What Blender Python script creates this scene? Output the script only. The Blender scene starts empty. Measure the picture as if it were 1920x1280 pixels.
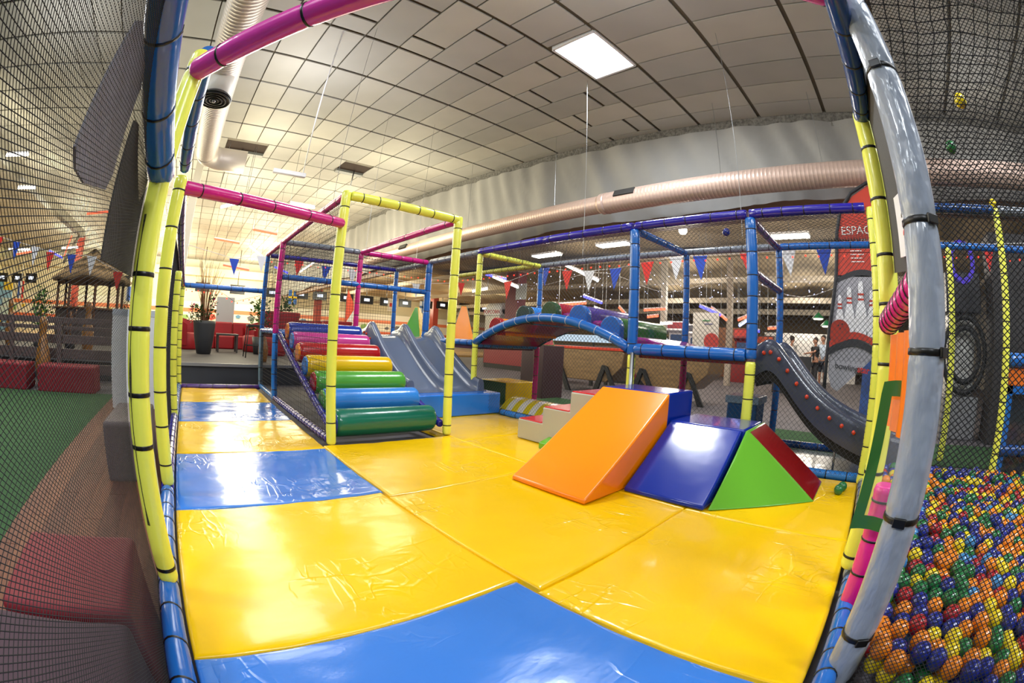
import bpy, bmesh, math, random
from mathutils import Vector, Matrix, noise
random.seed(7)
SC = bpy.context.scene
COL = SC.collection
V = Vector

# ------------------------------------------------------------------ camera
# world: +X runs along the short side of the play area, +Y along its long side,
# z = 0 is the top of the foam mats; the fish-eye camera sits 1 m above them.
YAW, PITCH, ROLL, FPX = -0.74608, -0.00116, -0.05328, 825.2
cp, sp, cr, sr = math.cos(PITCH), math.sin(PITCH), math.cos(ROLL), math.sin(ROLL)
Mc = Matrix(((1, 0, 0), (0, cp, -sp), (0, sp, cp))) @ Matrix(((cr, 0, sr), (0, 1, 0), (-sr, 0, cr)))
Wc = Matrix(((math.cos(YAW), -math.sin(YAW), 0), (math.sin(YAW), math.cos(YAW), 0), (0, 0, 1)))
Rt, Fw, Up = Wc @ (Mc @ V((1, 0, 0))), Wc @ (Mc @ V((0, 1, 0))), Wc @ (Mc @ V((0, 0, 1)))
cam = bpy.data.cameras.new('camera')
cam.type = 'PANO'
cam.panorama_type = 'FISHEYE_EQUISOLID'
cam.sensor_width = 36.0
cam.fisheye_lens = FPX / 1920 * 36.0
cam.fisheye_fov = math.radians(200)
cam.clip_start = 0.02
camo = bpy.data.objects.new('camera', cam)
COL.objects.link(camo)
mw = Matrix.Identity(4)
for i in range(3):
    mw[i][0], mw[i][1], mw[i][2] = Rt[i], Up[i], -Fw[i]
mw[2][3] = 1.0
camo.matrix_world = mw
SC.camera = camo

# ------------------------------------------------------------------ world, light, exposure
SC.view_settings.view_transform = 'Standard'
SC.view_settings.look = 'None'
SC.view_settings.gamma = 1.0
SC.view_settings.exposure = -0.08
w = bpy.data.worlds.new('world'); SC.world = w; w.use_nodes = True
w.node_tree.nodes['Background'].inputs[0].default_value = (0.62, 0.66, 0.72, 1)
w.node_tree.nodes['Background'].inputs[1].default_value = 0.35

def ceil_z(y):
    return 5.2 + 0.056 * y if y < 14.8 else 5.2 + 0.056 * 14.8

def area(name, x, y, z, sx, sy, power, col, rot=(0, 0, 0)):
    l = bpy.data.lights.new(name, 'AREA'); l.shape = 'RECTANGLE'; l.size = sx; l.size_y = sy
    l.energy = power; l.color = col
    o = bpy.data.objects.new(name, l); o.location = (x, y, z); o.rotation_euler = rot
    COL.objects.link(o); return o

def lamp(name, x, y, z, power, col, r=0.25):
    l = bpy.data.lights.new(name, 'POINT'); l.energy = power; l.color = col; l.shadow_soft_size = r; l.specular_factor = 0.03
    o = bpy.data.objects.new(name, l); o.location = (x, y, z); COL.objects.link(o); return o
COOL, WARM, DAY = (0.95, 0.97, 1.0), (1.0, 0.93, 0.68), (0.88, 0.94, 1.0)
# skylights of the main roof (one in view, the row goes on behind the camera)
SKY = [(4.48, 3.33, 1.05, 0.78), (0.2, -2.6, 1.05, 0.78), (2.4, -5.2, 1.05, 0.78), (-4.4, 3.33, 1.05, 0.78), (-4.4, -2.6, 1.05, 0.78)]
for x, y, sx, sy in SKY:
    area('skylight_lamp', x, y, ceil_z(y) - 0.06, sx, sy, 210, DAY).data.specular_factor = 0.0      # the pane itself gives the reflection
# hanging fluorescent battens: they light the floor and the ceiling alike
for x in (-7, -2.5, 1.5, 5.2):
    for y in (10.5, 15, 21): lamp('batten_lamp', x, y, 4.2, 190 if y < 12 else 330, WARM, 0.8)
for x in (-9, -2, 4.5):
    for y in (27, 33): lamp('batten_lamp', x, y, 4.4, 620, WARM, 0.8)
for x in (11, 19): lamp('batten_lamp', x, 24, 3.5, 420, WARM, 0.8); lamp('batten_lamp', x, 31.5, 3.4, 420, WARM, 0.8)
for x, y in ((9.5, 0), (9.5, 4.5), (10.5, 9), (15, 1.5), (15, 7), (20, 3), (20, 10)):
    lamp('bay_lamp', x, y, 3.3 if x < 14 else 2.9, 230, (1.0, 0.91, 0.78), 0.6)
# added fill lights, no fixtures, over the play area and behind the viewer
for x, y, e in ((-3.2, 0.5, 80), (1.2, 6.8, 140), (-3.5, 6.0, 140), (6.0, -2.6, 35), (1.5, -3.2, 110), (2.2, 1.6, 90)):
    lamp('hall_fill', x, y, 4.3, e, COOL, 1.0)
    area('hall_fill_down', x, y, 4.4, 1.6, 1.6, e * 0.22, COOL).data.specular_factor = 0.12

for k_, v_ in (('adaptive_threshold', 0.03), ('max_bounces', 5), ('diffuse_bounces', 3), ('glossy_bounces', 3), ('transmission_bounces', 3), ('transparent_max_bounces', 8)):
    setattr(SC.cycles, k_, v_)

# ------------------------------------------------------------------ materials
def lin(c):
    return tuple((v / 12.92 if v <= 0.04045 else ((v + 0.055) / 1.055) ** 2.4) for v in c)
def hexc(h):
    h = h.lstrip('#'); return lin(tuple(int(h[i:i + 2], 16) / 255 for i in (0, 2, 4)))
MATS = {}
def mat(name, col, rough=0.5, metal=0.0, coat=0.0, var=0.0, vscale=6.0, bump=0.0, bscale=20.0, stretch=(1, 1, 1),
        trans=0.0, alpha=1.0, emit=None, estr=0.0, spec=0.5, col2=None, detail=3.0):
    if name in MATS: return MATS[name]
    m = bpy.data.materials.new(name); m.use_nodes = True
    nt = m.node_tree; b = nt.nodes['Principled BSDF']
    c = hexc(col) if isinstance(col, str) else col
    b.inputs['Base Color'].default_value = (*c, 1)
    b.inputs['Roughness'].default_value = rough
    b.inputs['Metallic'].default_value = metal
    b.inputs['Coat Weight'].default_value = coat
    b.inputs['Coat Roughness'].default_value = 0.06
    b.inputs['Specular IOR Level'].default_value = spec
    b.inputs['Transmission Weight'].default_value = trans
    b.inputs['Alpha'].default_value = alpha
    if emit:
        b.inputs['Emission Color'].default_value = (*hexc(emit), 1); b.inputs['Emission Strength'].default_value = estr
    if var or bump or col2:
        tc = nt.nodes.new('ShaderNodeTexCoord'); mp = nt.nodes.new('ShaderNodeMapping')
        mp.inputs['Scale'].default_value = stretch
        nt.links.new(tc.outputs['Object'], mp.inputs['Vector'])
    if var or col2:
        n = nt.nodes.new('ShaderNodeTexNoise'); n.inputs['Scale'].default_value = vscale; n.inputs['Detail'].default_value = detail
        nt.links.new(mp.outputs['Vector'], n.inputs['Vector'])
        r = nt.nodes.new('ShaderNodeValToRGB')
        c2 = hexc(col2) if col2 else tuple(v * (1 - var) for v in c)
        r.color_ramp.elements[0].position = 0.35; r.color_ramp.elements[1].position = 0.65
        r.color_ramp.elements[0].color = (*c2, 1); r.color_ramp.elements[1].color = (*c, 1)
        nt.links.new(n.outputs['Fac'], r.inputs['Fac']); nt.links.new(r.outputs['Color'], b.inputs['Base Color'])
    if bump:
        n2 = nt.nodes.new('ShaderNodeTexNoise'); n2.inputs['Scale'].default_value = bscale; n2.inputs['Detail'].default_value = 2.5
        nt.links.new(mp.outputs['Vector'], n2.inputs['Vector'])
        bp = nt.nodes.new('ShaderNodeBump'); bp.inputs['Strength'].default_value = bump; bp.inputs['Distance'].default_value = 0.02
        nt.links.new(n2.outputs['Fac'], bp.inputs['Height']); nt.links.new(bp.outputs['Normal'], b.inputs['Normal'])
    MATS[name] = m
    return m
def vinyl(name, col, rough=0.22, bump=0.12, bscale=9.0, coat=0.3, **k):
    return mat(name, col, rough=rough, coat=coat, bump=bump, bscale=bscale, **k)
def creased(name, col, rough=0.2, coat=0.15):
    """glossy tarpaulin vinyl with soft dents, sharp creases and scuffs"""
    m = mat(name, col, rough=rough, coat=coat); nt = m.node_tree; b = nt.nodes['Principled BSDF']; N, Lk = nt.nodes.new, nt.links.new
    tc = N('ShaderNodeTexCoord')
    def nz(scale, st, detail=2.0, dist=0.0, rot=0.0):
        mp = N('ShaderNodeMapping'); mp.inputs['Scale'].default_value = st; mp.inputs['Rotation'].default_value = (0, 0, rot); Lk(tc.outputs['Object'], mp.inputs['Vector'])
        n = N('ShaderNodeTexNoise'); n.inputs['Scale'].default_value = scale; n.inputs['Detail'].default_value = detail; n.inputs['Distortion'].default_value = dist; Lk(mp.outputs['Vector'], n.inputs['Vector']); return n.outputs['Fac']
    def mth(op, a, c=None):
        q = N('ShaderNodeMath'); q.operation = op
        for i, v in enumerate((a, c)):
            if v is None: continue
            if isinstance(v, (int, float)): q.inputs[i].default_value = v
            else: Lk(v, q.inputs[i])
        return q.outputs[0]
    soft = nz(2.6, (1, 1.4, 1), 1.5)
    r1 = mth('MAXIMUM', mth('SUBTRACT', 1.0, mth('MULTIPLY', mth('ABSOLUTE', mth('SUBTRACT', nz(2.2, (1.0, 2.6, 1), 2.0, 0.8, 0.5), 0.5)), 22.0)), 0.0)
    r2 = mth('MAXIMUM', mth('SUBTRACT', 1.0, mth('MULTIPLY', mth('ABSOLUTE', mth('SUBTRACT', nz(3.4, (2.4, 0.8, 1), 2.0, 0.6, -0.4), 0.5)), 26.0)), 0.0)
    msk = mth('MAXIMUM', mth('MULTIPLY', mth('SUBTRACT', nz(1.5, (1, 1, 1), 1.0), 0.53), 7.0), 0.0); msk = mth('MINIMUM', msk, 1.0)
    h = mth('ADD', mth('MULTIPLY', soft, 0.6), mth('MULTIPLY', mth('ADD', r1, r2), mth('MULTIPLY', msk, 0.11)))
    h = mth('ADD', h, mth('MULTIPLY', nz(60, (1, 1, 1), 1.0), 0.012))
    bp = N('ShaderNodeBump'); bp.inputs['Strength'].default_value = 0.8; bp.inputs['Distance'].default_value = 0.022
    Lk(h, bp.inputs['Height']); Lk(bp.outputs['Normal'], b.inputs['Normal']); Lk(bp.outputs['Normal'], b.inputs['Coat Normal'])
    Lk(mth('ADD', mth('MULTIPLY', nz(14, (1, 5, 1), 4.0, 0.5, 0.7), 0.16), rough - 0.07), b.inputs['Roughness'])
    return m
def glow(name, col, s):
    if name in MATS: return MATS[name]
    m = bpy.data.materials.new(name); m.use_nodes = True; nt = m.node_tree
    nt.nodes.remove(nt.nodes['Principled BSDF']); e = nt.nodes.new('ShaderNodeEmission')
    e.inputs[0].default_value = (*hexc(col), 1); e.inputs[1].default_value = s
    nt.links.new(e.outputs[0], nt.nodes['Material Output'].inputs[0]); MATS[name] = m
    return m

T_YEL = vinyl('tube_yellow', '#E8EC5A', bscale=14); T_MAG = vinyl('tube_magenta', '#C21A78', bscale=14)
T_BLU = vinyl('tube_blue', '#1B62B4', bscale=14); T_NAV = vinyl('tube_navy', '#241C8E', bscale=14)
T_GRY = vinyl('tube_grey', '#757D88', bscale=14); T_PUR = vinyl('tube_purple', '#4A2A78', bscale=14)
T_LBL = vinyl('tube_light_blue', '#2F7FD0', bscale=14); T_SLT = vinyl('tube_slate', '#6C89A3', bscale=14)
T_DBL = vinyl('tube_deep_blue', '#123E7C', bscale=14); T_PNK = vinyl('tube_pink', '#E0218C', bscale=14)
T_GRN = vinyl('vinyl_bottle_green', '#0C6A55'); T_LGN = vinyl('vinyl_green', '#4C9B35'); T_RED = vinyl('vinyl_red', '#A81018')
T_ORG = vinyl('vinyl_orange', '#F08A0A'); T_SUN = vinyl('vinyl_sun', '#E0B400'); T_DGN = vinyl('vinyl_dark_green', '#1D4A28')
T_PPL = vinyl('vinyl_plum', '#8A2272'); T_ROY = vinyl('vinyl_royal', '#12308F'); T_VIO = vinyl('vinyl_violet', '#4A3A88')
BLACK = mat('black_nylon', '#101010', rough=0.6); TIE = mat('zip_tie_black', '#0B0B0C', rough=0.35)
NETM = mat('net_cord', '#15161A', rough=0.8); NETG = mat('net_cord_grey', '#3A3D42', rough=0.85)
STEEL = mat('galvanised', '#9A9C9E', rough=0.35, metal=0.9); WHITE = mat('white_paint', '#E8E8EA', rough=0.5)
PIT_DARK = mat('dark_trim', '#1E1F23', rough=0.7)

# ------------------------------------------------------------------ builders
def tag(o, label=None, cat=None, group=None, kind=None):
    if label: o['label'] = label
    if cat: o['category'] = cat
    if group: o['group'] = group
    if kind: o['kind'] = kind
    return o
def thing(name, label, cat, loc=(0, 0, 0), group=None):
    o = bpy.data.objects.new(name, None); COL.objects.link(o); o.location = loc; o.empty_display_size = 0.1
    return tag(o, label, cat, group)
def origin_of(p):
    L = V((0, 0, 0))
    while p is not None:
        L = L + p.location; p = p.parent
    return L
class MB:
    def __init__(s): s.v = []; s.f = []; s.m = []; s.sm = []; s.mi = 0
    def face(s, idx, smooth=False): s.f.append(tuple(idx)); s.m.append(s.mi); s.sm.append(smooth)
    def quad(s, a, b, c, d, smooth=False):
        n = len(s.v); s.v += [V(a), V(b), V(c), V(d)]; s.face((n, n + 1, n + 2, n + 3), smooth); return s
    def tri(s, a, b, c):
        n = len(s.v); s.v += [V(a), V(b), V(c)]; s.face((n, n + 1, n + 2)); return s
    def box(s, a, b, M=None):
        x0, y0, z0 = a; x1, y1, z1 = b; n = len(s.v)
        P = [V((x, y, z)) for z in (z0, z1) for y in (y0, y1) for x in (x0, x1)]
        if M is not None: P = [M @ p for p in P]
        s.v += P
        for q in ((0, 2, 3, 1), (4, 5, 7, 6), (0, 1, 5, 4), (2, 6, 7, 3), (0, 4, 6, 2), (1, 3, 7, 5)): s.face([n + i for i in q])
        return s
    def prism(s, pts, ex):                       # polygon pts (3D) extruded by vector ex
        n = len(s.v); k = len(pts); ex = V(ex)
        s.v += [V(p) for p in pts] + [V(p) + ex for p in pts]
        s.face(list(range(n, n + k))[::-1]); s.face(range(n + k, n + 2 * k))
        for i in range(k): j = (i + 1) % k; s.face((n + i, n + j, n + k + j, n + k + i))
        return s
    def sweep(s, path, radii, sides=12, caps=True, smooth=True, sx=1.0):
        path = [V(p) for p in path]; n0 = len(s.v); up = V((0, 0, 1))
        prev = None
        for i, p in enumerate(path):
            t = (path[min(i + 1, len(path) - 1)] - path[max(i - 1, 0)])
            if t.length < 1e-9: t = V((0, 0, 1))
            t.normalize()
            a = t.cross(up) if prev is None else prev - t * prev.dot(t)
            if a.length < 1e-4: a = t.cross(V((1, 0, 0)))
            a.normalize(); prev = a; b = t.cross(a)
            r = radii[i] if hasattr(radii, '__len__') else radii
            for k in range(sides):
                an = 2 * math.pi * k / sides
                s.v.append(p + a * (r * sx * math.cos(an)) + b * (r * math.sin(an)))
        for i in range(len(path) - 1):
            for k in range(sides):
                k2 = (k + 1) % sides
                s.face((n0 + i * sides + k, n0 + i * sides + k2, n0 + (i + 1) * sides + k2, n0 + (i + 1) * sides + k), smooth)
        if caps:
            s.face([n0 + k for k in range(sides)][::-1]); e = n0 + (len(path) - 1) * sides
            s.face([e + k for k in range(sides)])
        return s
    def lathe(s, c, prof, sides=16, smooth=True):  # prof [(r,z)...] about vertical through c
        c = V(c); return s.sweep([c + V((0, 0, z)) for r, z in prof], [max(r, 1e-4) for r, z in prof], sides, True, smooth)
    def rod(s, a, b, r, sides=6): return s.sweep([a, b], r, sides, True, sides > 5)
    def ball(s, c, r, nu=10, nv=7, sc=(1, 1, 1)):
        c = V(c); n = len(s.v); s.v.append(c + V((0, 0, r * sc[2])))
        for j in range(1, nv):
            ph = math.pi * j / nv
            for i in range(nu):
                th = 2 * math.pi * i / nu
                s.v.append(c + V((r * sc[0] * math.sin(ph) * math.cos(th), r * sc[1] * math.sin(ph) * math.sin(th), r * sc[2] * math.cos(ph))))
        s.v.append(c - V((0, 0, r * sc[2]))); e = len(s.v) - 1
        for i in range(nu):
            j = (i + 1) % nu; s.face((n, n + 1 + i, n + 1 + j), True); q = n + 1 + (nv - 2) * nu; s.face((e, q + j, q + i), True)
        for k in range(nv - 2):
            for i in range(nu):
                j = (i + 1) % nu; a = n + 1 + k * nu; s.face((a + i, a + nu + i, a + nu + j, a + j), True)
        return s
    def grid(s, fn, nu, nv, smooth=True, flip=False):
        n = len(s.v)
        for j in range(nv + 1):
            for i in range(nu + 1): s.v.append(V(fn(i / nu, j / nv)))
        for j in range(nv):
            for i in range(nu):
                a = n + j * (nu + 1) + i; q = (a, a + 1, a + nu + 2, a + nu + 1)
                s.face(q[::-1] if flip else q, smooth)
        return s
    def mesh(s, name, mats, L):
        me = bpy.data.meshes.new(name); me.from_pydata([tuple(p - L) for p in s.v], [], s.f)
        for mm in (mats if isinstance(mats, (list, tuple)) else [mats]): me.materials.append(mm)
        if isinstance(mats, (list, tuple)): me.polygons.foreach_set('material_index', s.m)
        me.polygons.foreach_set('use_smooth', s.sm); me.update(); return me
    def build(s, name, mats, parent=None, loc=None, bev=0.0, seg=2, sub=0):
        L = origin_of(parent) if parent is not None else V(loc or (0, 0, 0))
        me = s.mesh(name, mats, L)
        if bev:
            bm = bmesh.new(); bm.from_mesh(me); bmesh.ops.remove_doubles(bm, verts=bm.verts, dist=1e-5)
            bmesh.ops.recalc_face_normals(bm, faces=bm.faces)
            rb = bmesh.ops.bevel(bm, geom=list(bm.edges), offset=bev, segments=seg, profile=0.6, affect='EDGES', clamp_overlap=True)
            for f in bm.faces: f.smooth = False
            for f in rb['faces']: f.smooth = True
            bm.to_mesh(me); bm.free()
        o = bpy.data.objects.new(name, me); COL.objects.link(o)
        if parent is not None: o.parent = parent
        else: o.location = L
        return o
def obj_from(name, me, parent=None, loc=(0, 0, 0), rot=None, scale=None):
    o = bpy.data.objects.new(name, me); COL.objects.link(o)
    if parent is not None: o.parent = parent; o.location = V(loc) - origin_of(parent)
    else: o.location = loc
    if rot is not None: o.rotation_mode = 'QUATERNION'; o.rotation_quaternion = rot
    if scale is not None: o.scale = scale
    return o
def struct(o, label=None): o['kind'] = 'structure'; (label and o.__setitem__('label', label)); return o

_tie = {}
def tie_mesh(m):
    if m.name not in _tie:
        b = MB(); N = 16; rings = [(1.0, -0.09), (1.05, -0.07), (1.05, 0.07), (1.0, 0.09)]
        for r, z in rings:
            for k in range(N): a = 2 * math.pi * k / N; b.v.append(V((r * math.cos(a), r * math.sin(a), z)))
        for i in range(3):
            for k in range(N): k2 = (k + 1) % N; b.face((i * N + k, i * N + k2, (i + 1) * N + k2, (i + 1) * N + k), True)
        _tie[m.name] = b.mesh('zip_tie', m, V((0, 0, 0)))
    return _tie[m.name]
Q = lambda d: V((0, 0, 1)).rotation_difference(V(d).normalized())
def ptube(par, p0, p1, r, m, n=None, name='padded_bar', tiem=None, ends=True, jit=0.12, pinch=0.07, fr=None, label=None, tw=1.0):
    """a foam-padded scaffold tube: vinyl sleeve pinched by cable ties"""
    p0, p1 = V(p0), V(p1); L = (p1 - p0).length; d = (p1 - p0) / L
    if fr is None:
        if n is None: n = max(2, int(round(L / 0.26)))
        fr = [(i + 0.5 + random.uniform(-jit, jit)) / n for i in range(n)]
    ts = [0.0, 0.004 / L, 0.02 / L] if ends else [0.0]
    for f in fr: ts += [f - 0.03 / L, f - 0.012 / L, f + 0.012 / L, f + 0.03 / L]
    k = max(2, int(L / 0.08)); ts += [i / k for i in range(1, k)]
    ts += [1 - 0.02 / L, 1 - 0.004 / L, 1.0] if ends else [1.0]
    ts = sorted(t for t in ts if 0 <= t <= 1)
    rr = []
    ph = random.random() * 9
    for t in ts:
        q = 1.0
        for f in fr: q -= pinch * math.exp(-((t - f) * L / 0.014) ** 2)
        q += 0.02 * noise.noise(V((t * L * 5 + ph, ph, 0)))
        if ends:
            e = min(t, 1 - t) * L
            if e < 0.02: q *= 0.80 + 0.20 * math.sqrt(max(0, min(1, e / 0.02)))
        rr.append(r * q)
    b = MB().sweep([p0 + d * (t * L) for t in ts], rr, 16)
    o = b.build(name, m, par)
    if label: o['label'] = label
    tm = tie_mesh(tiem or TIE); q = Q(d)
    for f in fr:
        obj_from('zip_tie', tm, o, p0 + d * (f * L), q, (r * 0.97, r * 0.97, 0.055 * tw))
    return o
def post(par, x, y, z0, z1, r, m, n=None, **k): return ptube(par, (x, y, z0), (x, y, z1), r, m, n, name='padded_post', **k)

def net(par, o, u, v, lu, lv, cell, th, m, diag=True, sag=None, name='netting', asp=1.0):
    """knotted net: cords as thin prisms in the plane o + a u + b v"""
    o, u, v = V(o), V(u).normalized(), V(v).normalized(); nn = u.cross(v); b = MB()
    def cord(a0, b0, a1, b1):
        if sag is None:
            k = max(1, int(math.hypot(a1 - a0, b1 - b0) / 0.12)) if diag else 1      # short pieces keep the ray tracing quick
            P = [o + u * (a0 + (a1 - a0) * i / k) + v * (b0 + (b1 - b0) * i / k) for i in range(k + 1)]
        else:
            k = max(2, int(math.hypot(a1 - a0, b1 - b0) / 0.08)); P = []
            for i in range(k + 1):
                t = i / k; a, c = a0 + (a1 - a0) * t, b0 + (b1 - b0) * t; dx = sag(a, c)
                P.append(o + u * (a + dx[0]) + v * (c + dx[1]) + nn * dx[2])
        b.sweep(P, th / 2, 4, False, False)
    if diag:
        # lines a/asp + b = c and a/asp - b = c clipped to the rectangle
        A = lu / asp; step = cell * math.sqrt(2); c = step
        while c < A + lv:
            p, q = max(0, c - lv), min(A, c); cord(p * asp, c - p, q * asp, c - q); c += step
        c = -lv + step
        while c < A:
            p, q = max(0, c), min(A, c + lv); cord(p * asp, p - c, q * asp, q - c); c += step
    else:
        for i in range(int(lu / cell) + 1): cord(i * cell, 0, i * cell, lv)
        for i in range(int(lv / cell) + 1): cord(0, i * cell, lu, i * cell)
    ob = b.build(name, m, par); ob['kind'] = 'stuff'; return ob

def text_obj(s, size, m, parent, loc, ux, uy, depth=0.002, name='lettering', align='CENTER', bold=0.0):
    cu = bpy.data.curves.new('t', 'FONT'); cu.body = s; cu.size = size; cu.align_x = align; cu.align_y = 'CENTER'; cu.extrude = depth; cu.offset = bold
    to = bpy.data.objects.new('t', cu); COL.objects.link(to)
    dg = bpy.context.evaluated_depsgraph_get(); me = bpy.data.meshes.new_from_object(to.evaluated_get(dg))
    bpy.data.objects.remove(to)
    ux, uy = V(ux).normalized(), V(uy).normalized(); M3 = Matrix((ux, uy, ux.cross(uy))).transposed()
    me.transform(M3.to_4x4()); me.materials.clear(); me.materials.append(m)
    return obj_from(name, me, parent, loc)
# ------------------------------------------------------------------ setting: floors
FZ = -0.08
CARPET = mat('carpet_grey', '#5F5A5E', rough=0.75, var=0.25, vscale=3, bump=0.1, bscale=200)
TURF = mat('turf', '#2F5A2C', rough=0.95, var=0.45, vscale=70, bump=0.5, bscale=260)
struct(MB().box((-20, -7.5, FZ - 0.1), (35, 40, FZ)).build('floor', CARPET))
struct(MB().box((-13.9, -6.9, FZ), (-1.33, 6.9, FZ + 0.012)).build('floor_turf', TURF), 'short green artificial turf beside the wooden strip')
struct(MB().box((5.14, -5.0, FZ), (6.55, 7.9, FZ + 0.012)).build('floor_turf', TURF), 'strip of green artificial turf behind the play frame')
struct(MB().box((2.7, 7.7, FZ), (6.55, 8.3, FZ + 0.012)).build('floor_turf', TURF), 'strip of green artificial turf behind the far end of the play frame')
struct(MB().box((4.05, 3.0, FZ), (5.14, 7.7, FZ + 0.01)).build('floor_turf', TURF), 'green artificial turf under the bridge')
wood = struct(MB().box((-1.33, -6.9, FZ), (-0.3, 8.0, FZ + 0.004)).build('floor_wood', mat('plank_joint', '#2A1B14', rough=0.6)), 'reddish brown plank walkway along the play area')
WOODS = [mat('plank_%d' % i, c, rough=0.55, spec=0.25, var=0.3, vscale=5, stretch=(9, 0.8, 9)) for i, c in enumerate(('#6A3E2C', '#5E3526', '#74462F'))]
pm = [MB().box((-0.064, -0.6, 0), (0.064, 0.6, 0.008)).mesh('plank', m_, V((0, 0, 0))) for m_ in WOODS]
for i in range(8):
    for j in range(11):
        y = -4.6 + 1.205 * j + 0.4 * (i % 3)
        if y + 0.6 < 8.0: obj_from('plank', pm[(i * 5 + j * 3) % 3], wood, (-1.265 + 0.13 * i, y, FZ + 0.003))
STAGE = mat('stage_carpet', '#444042', rough=0.7, var=0.2, vscale=2); STF = mat('stage_front', '#33353A', rough=0.6)
st = struct(MB().box((-9.5, 8.45, FZ), (6.0, 16.4, 0.3)).build('floor_stage', [STF, STAGE]), 'low carpeted podium of the lounge')
st.data.polygons[1].material_index = 1
MB().box((-9.5, 8.41, 0.255), (6.0, 8.46, 0.312)).build('nosing', mat('nosing', '#8A8C90', rough=0.35, metal=0.5), st)
struct(MB().box((-19.9, 20.5, FZ), (33.9, 35.9, 0.02)).build('floor_lanes', mat('lane_wood', '#D2A86A', rough=0.2, var=0.2, vscale=3, stretch=(12, 1, 1), coat=0.4)), 'pale wooden bowling lanes')

# ------------------------------------------------------------------ ceiling: rails show between raised panels
RAIL = mat('ceiling_rail', '#6A6250', rough=0.6)
rails = [-6.0, -4.7, -3.45, -2.2, -0.95, 0.3, 1.62, 2.9, 3.8, 5.4, 6.61, 7.79, 8.96, 10.15, 11.33, 12.5, 13.7, 14.8]
y = 14.8
while y < 37.5: y += 1.2; rails.append(y)
cb = MB()
for xa, xb, a, b_ in ((-20, 7.36, -7.0, 2.94), (-20, 3.955, 2.94, 3.72), (5.005, 7.36, 2.94, 3.72), (-20, 7.36, 3.72, 14.8), (-20, 7.36, 14.8, 40)):
    cb.quad((xa, a, ceil_z(a) + 0.03), (xa, b_, ceil_z(b_) + 0.03), (xb, b_, ceil_z(b_) + 0.03), (xb, a, ceil_z(a) + 0.03))
ceiling = struct(cb.build('ceiling', RAIL), 'suspended ceiling of pale rectangular panels on brown rails')
PANS = [mat('ceiling_panel_%d' % i, c, rough=0.6, var=0.12, vscale=0.7, spec=0.25) for i, c in enumerate(('#B6B3AB', '#AEABA3', '#BDB9AE'))]
pmesh, joined, near = {}, [MB(), MB(), MB()], []
holes = [(3.9, 5.06, 2.9, 3.8), (0.19, 1.40, 11.34, 12.45), (3.8, 4.7, 11.34, 12.45)]
holes += [(x - 0.53, x + 0.53, y - 0.4, y + 0.4) for x, y, a, b_ in SKY[1:]]
for j in range(len(rails) - 1):
    y0, y1 = rails[j], rails[j + 1]; off = 0.28 if y1 < 3.9 else 0.0
    for k in range(-34, 12):
        x0 = 1.03 + 0.61 * k + off; x1 = min(x0 + 0.61, 7.30)
        if x1 - x0 < 0.15 or x0 < -19.8: continue
        pcs = [(x0, x1, y0, y1)]
        if y1 - y0 > 1.5: pcs = [(x0, x1, y0, y0 + 0.42), (x0, x1, y0 + 0.42, y1)] if k % 2 else [(x0, x1, y0, y1 - 0.42), (x0, x1, y1 - 0.42, y1)]
        for h in holes:
            if y0 < h[3] - 0.05 and y1 > h[2] + 0.05 and x0 < h[1] - 0.02 and x1 > h[0] + 0.02:
                pcs = []
                if x0 < h[0] - 0.05: pcs.append((x0, h[0], y0, y1))
                if x1 > h[1] + 0.05: pcs.append((h[1], x1, y0, y1))
                if h[2] > y0 + 0.2: pcs.append((max(x0, h[0]), min(x1, h[1]), y0, h[2]))
        for a0, a1, c0, c1 in pcs:
            near.append((math.hypot((a0 + a1) / 2, (c0 + c1) / 2), a0, a1, c0, c1, (k * 7 + j * 3) % 3))
def inview(p):
    return p[3] > -0.6 and p[1] > -3.6 and (p[1] + p[3]) > -0.5
cand = sorted([p for p in near if inview(p)], key=lambda p: p[0]); pick = set(cand[:290])
for p in near:
    d_, a0, a1, c0, c1, mi = p; g, gy = 0.013, 0.034; zc = ceil_z((c0 + c1) / 2); sl = 0.056 if c1 < 14.9 else 0.0
    hx, hy = (a1 - a0) / 2 - g, (c1 - c0) / 2 - gy
    if p in pick:
        key = (round(hx, 3), round(hy, 3), mi)
        if key not in pmesh:
            b = MB(); b.box((-hx, -hy, -0.012), (hx, hy, 0.012)); pmesh[key] = b.mesh('ceiling_panel', PANS[mi], V((0, 0, 0)))
        o = obj_from('ceiling_panel', pmesh[key], ceiling, ((a0 + a1) / 2, (c0 + c1) / 2, zc))
        o.rotation_euler = (math.atan(sl), 0, 0)
    else:
        M = Matrix.Translation(((a0 + a1) / 2, (c0 + c1) / 2, zc)) @ Matrix.Rotation(math.atan(sl), 4, 'X')
        joined[mi].box((-hx, -hy, -0.012), (hx, hy, 0.012), M)
for i in range(3): joined[i].build('ceiling_panel', PANS[i], ceiling)['kind'] = 'stuff'
# skylights: a white reveal with a bright pane above
REV = mat('skylight_reveal', '#E6E6E4', rough=0.5); PANE = glow('skylight_pane', '#F4F8FF', 14.0)
for i, (x, y, sx, sy) in enumerate(SKY):
    z = ceil_z(y); t = thing('skylight', 'bright square skylight in the panelled ceiling' if i == 0 else 'bright skylight further along the ceiling', 'skylight', (x, y, z))
    t['kind'] = 'structure'
    b = MB(); hx, hy = sx / 2, sy / 2
    for s in (-1, 1):
        b.box((x + s * hx - 0.02, y - hy, z - 0.03), (x + s * hx + 0.02, y + hy, z + 0.3)); b.box((x - hx, y + s * hy - 0.02, z - 0.03), (x + hx, y + s * hy + 0.02, z + 0.3))
    b.build('frame', REV, t)
    zp = z + (0.26 if i == 0 else 0.018)
    MB().quad((x - hx, y - hy, zp), (x - hx, y + hy, zp), (x + hx, y + hy, zp), (x + hx, y - hy, zp)).build('pane', PANE, t)
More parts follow.
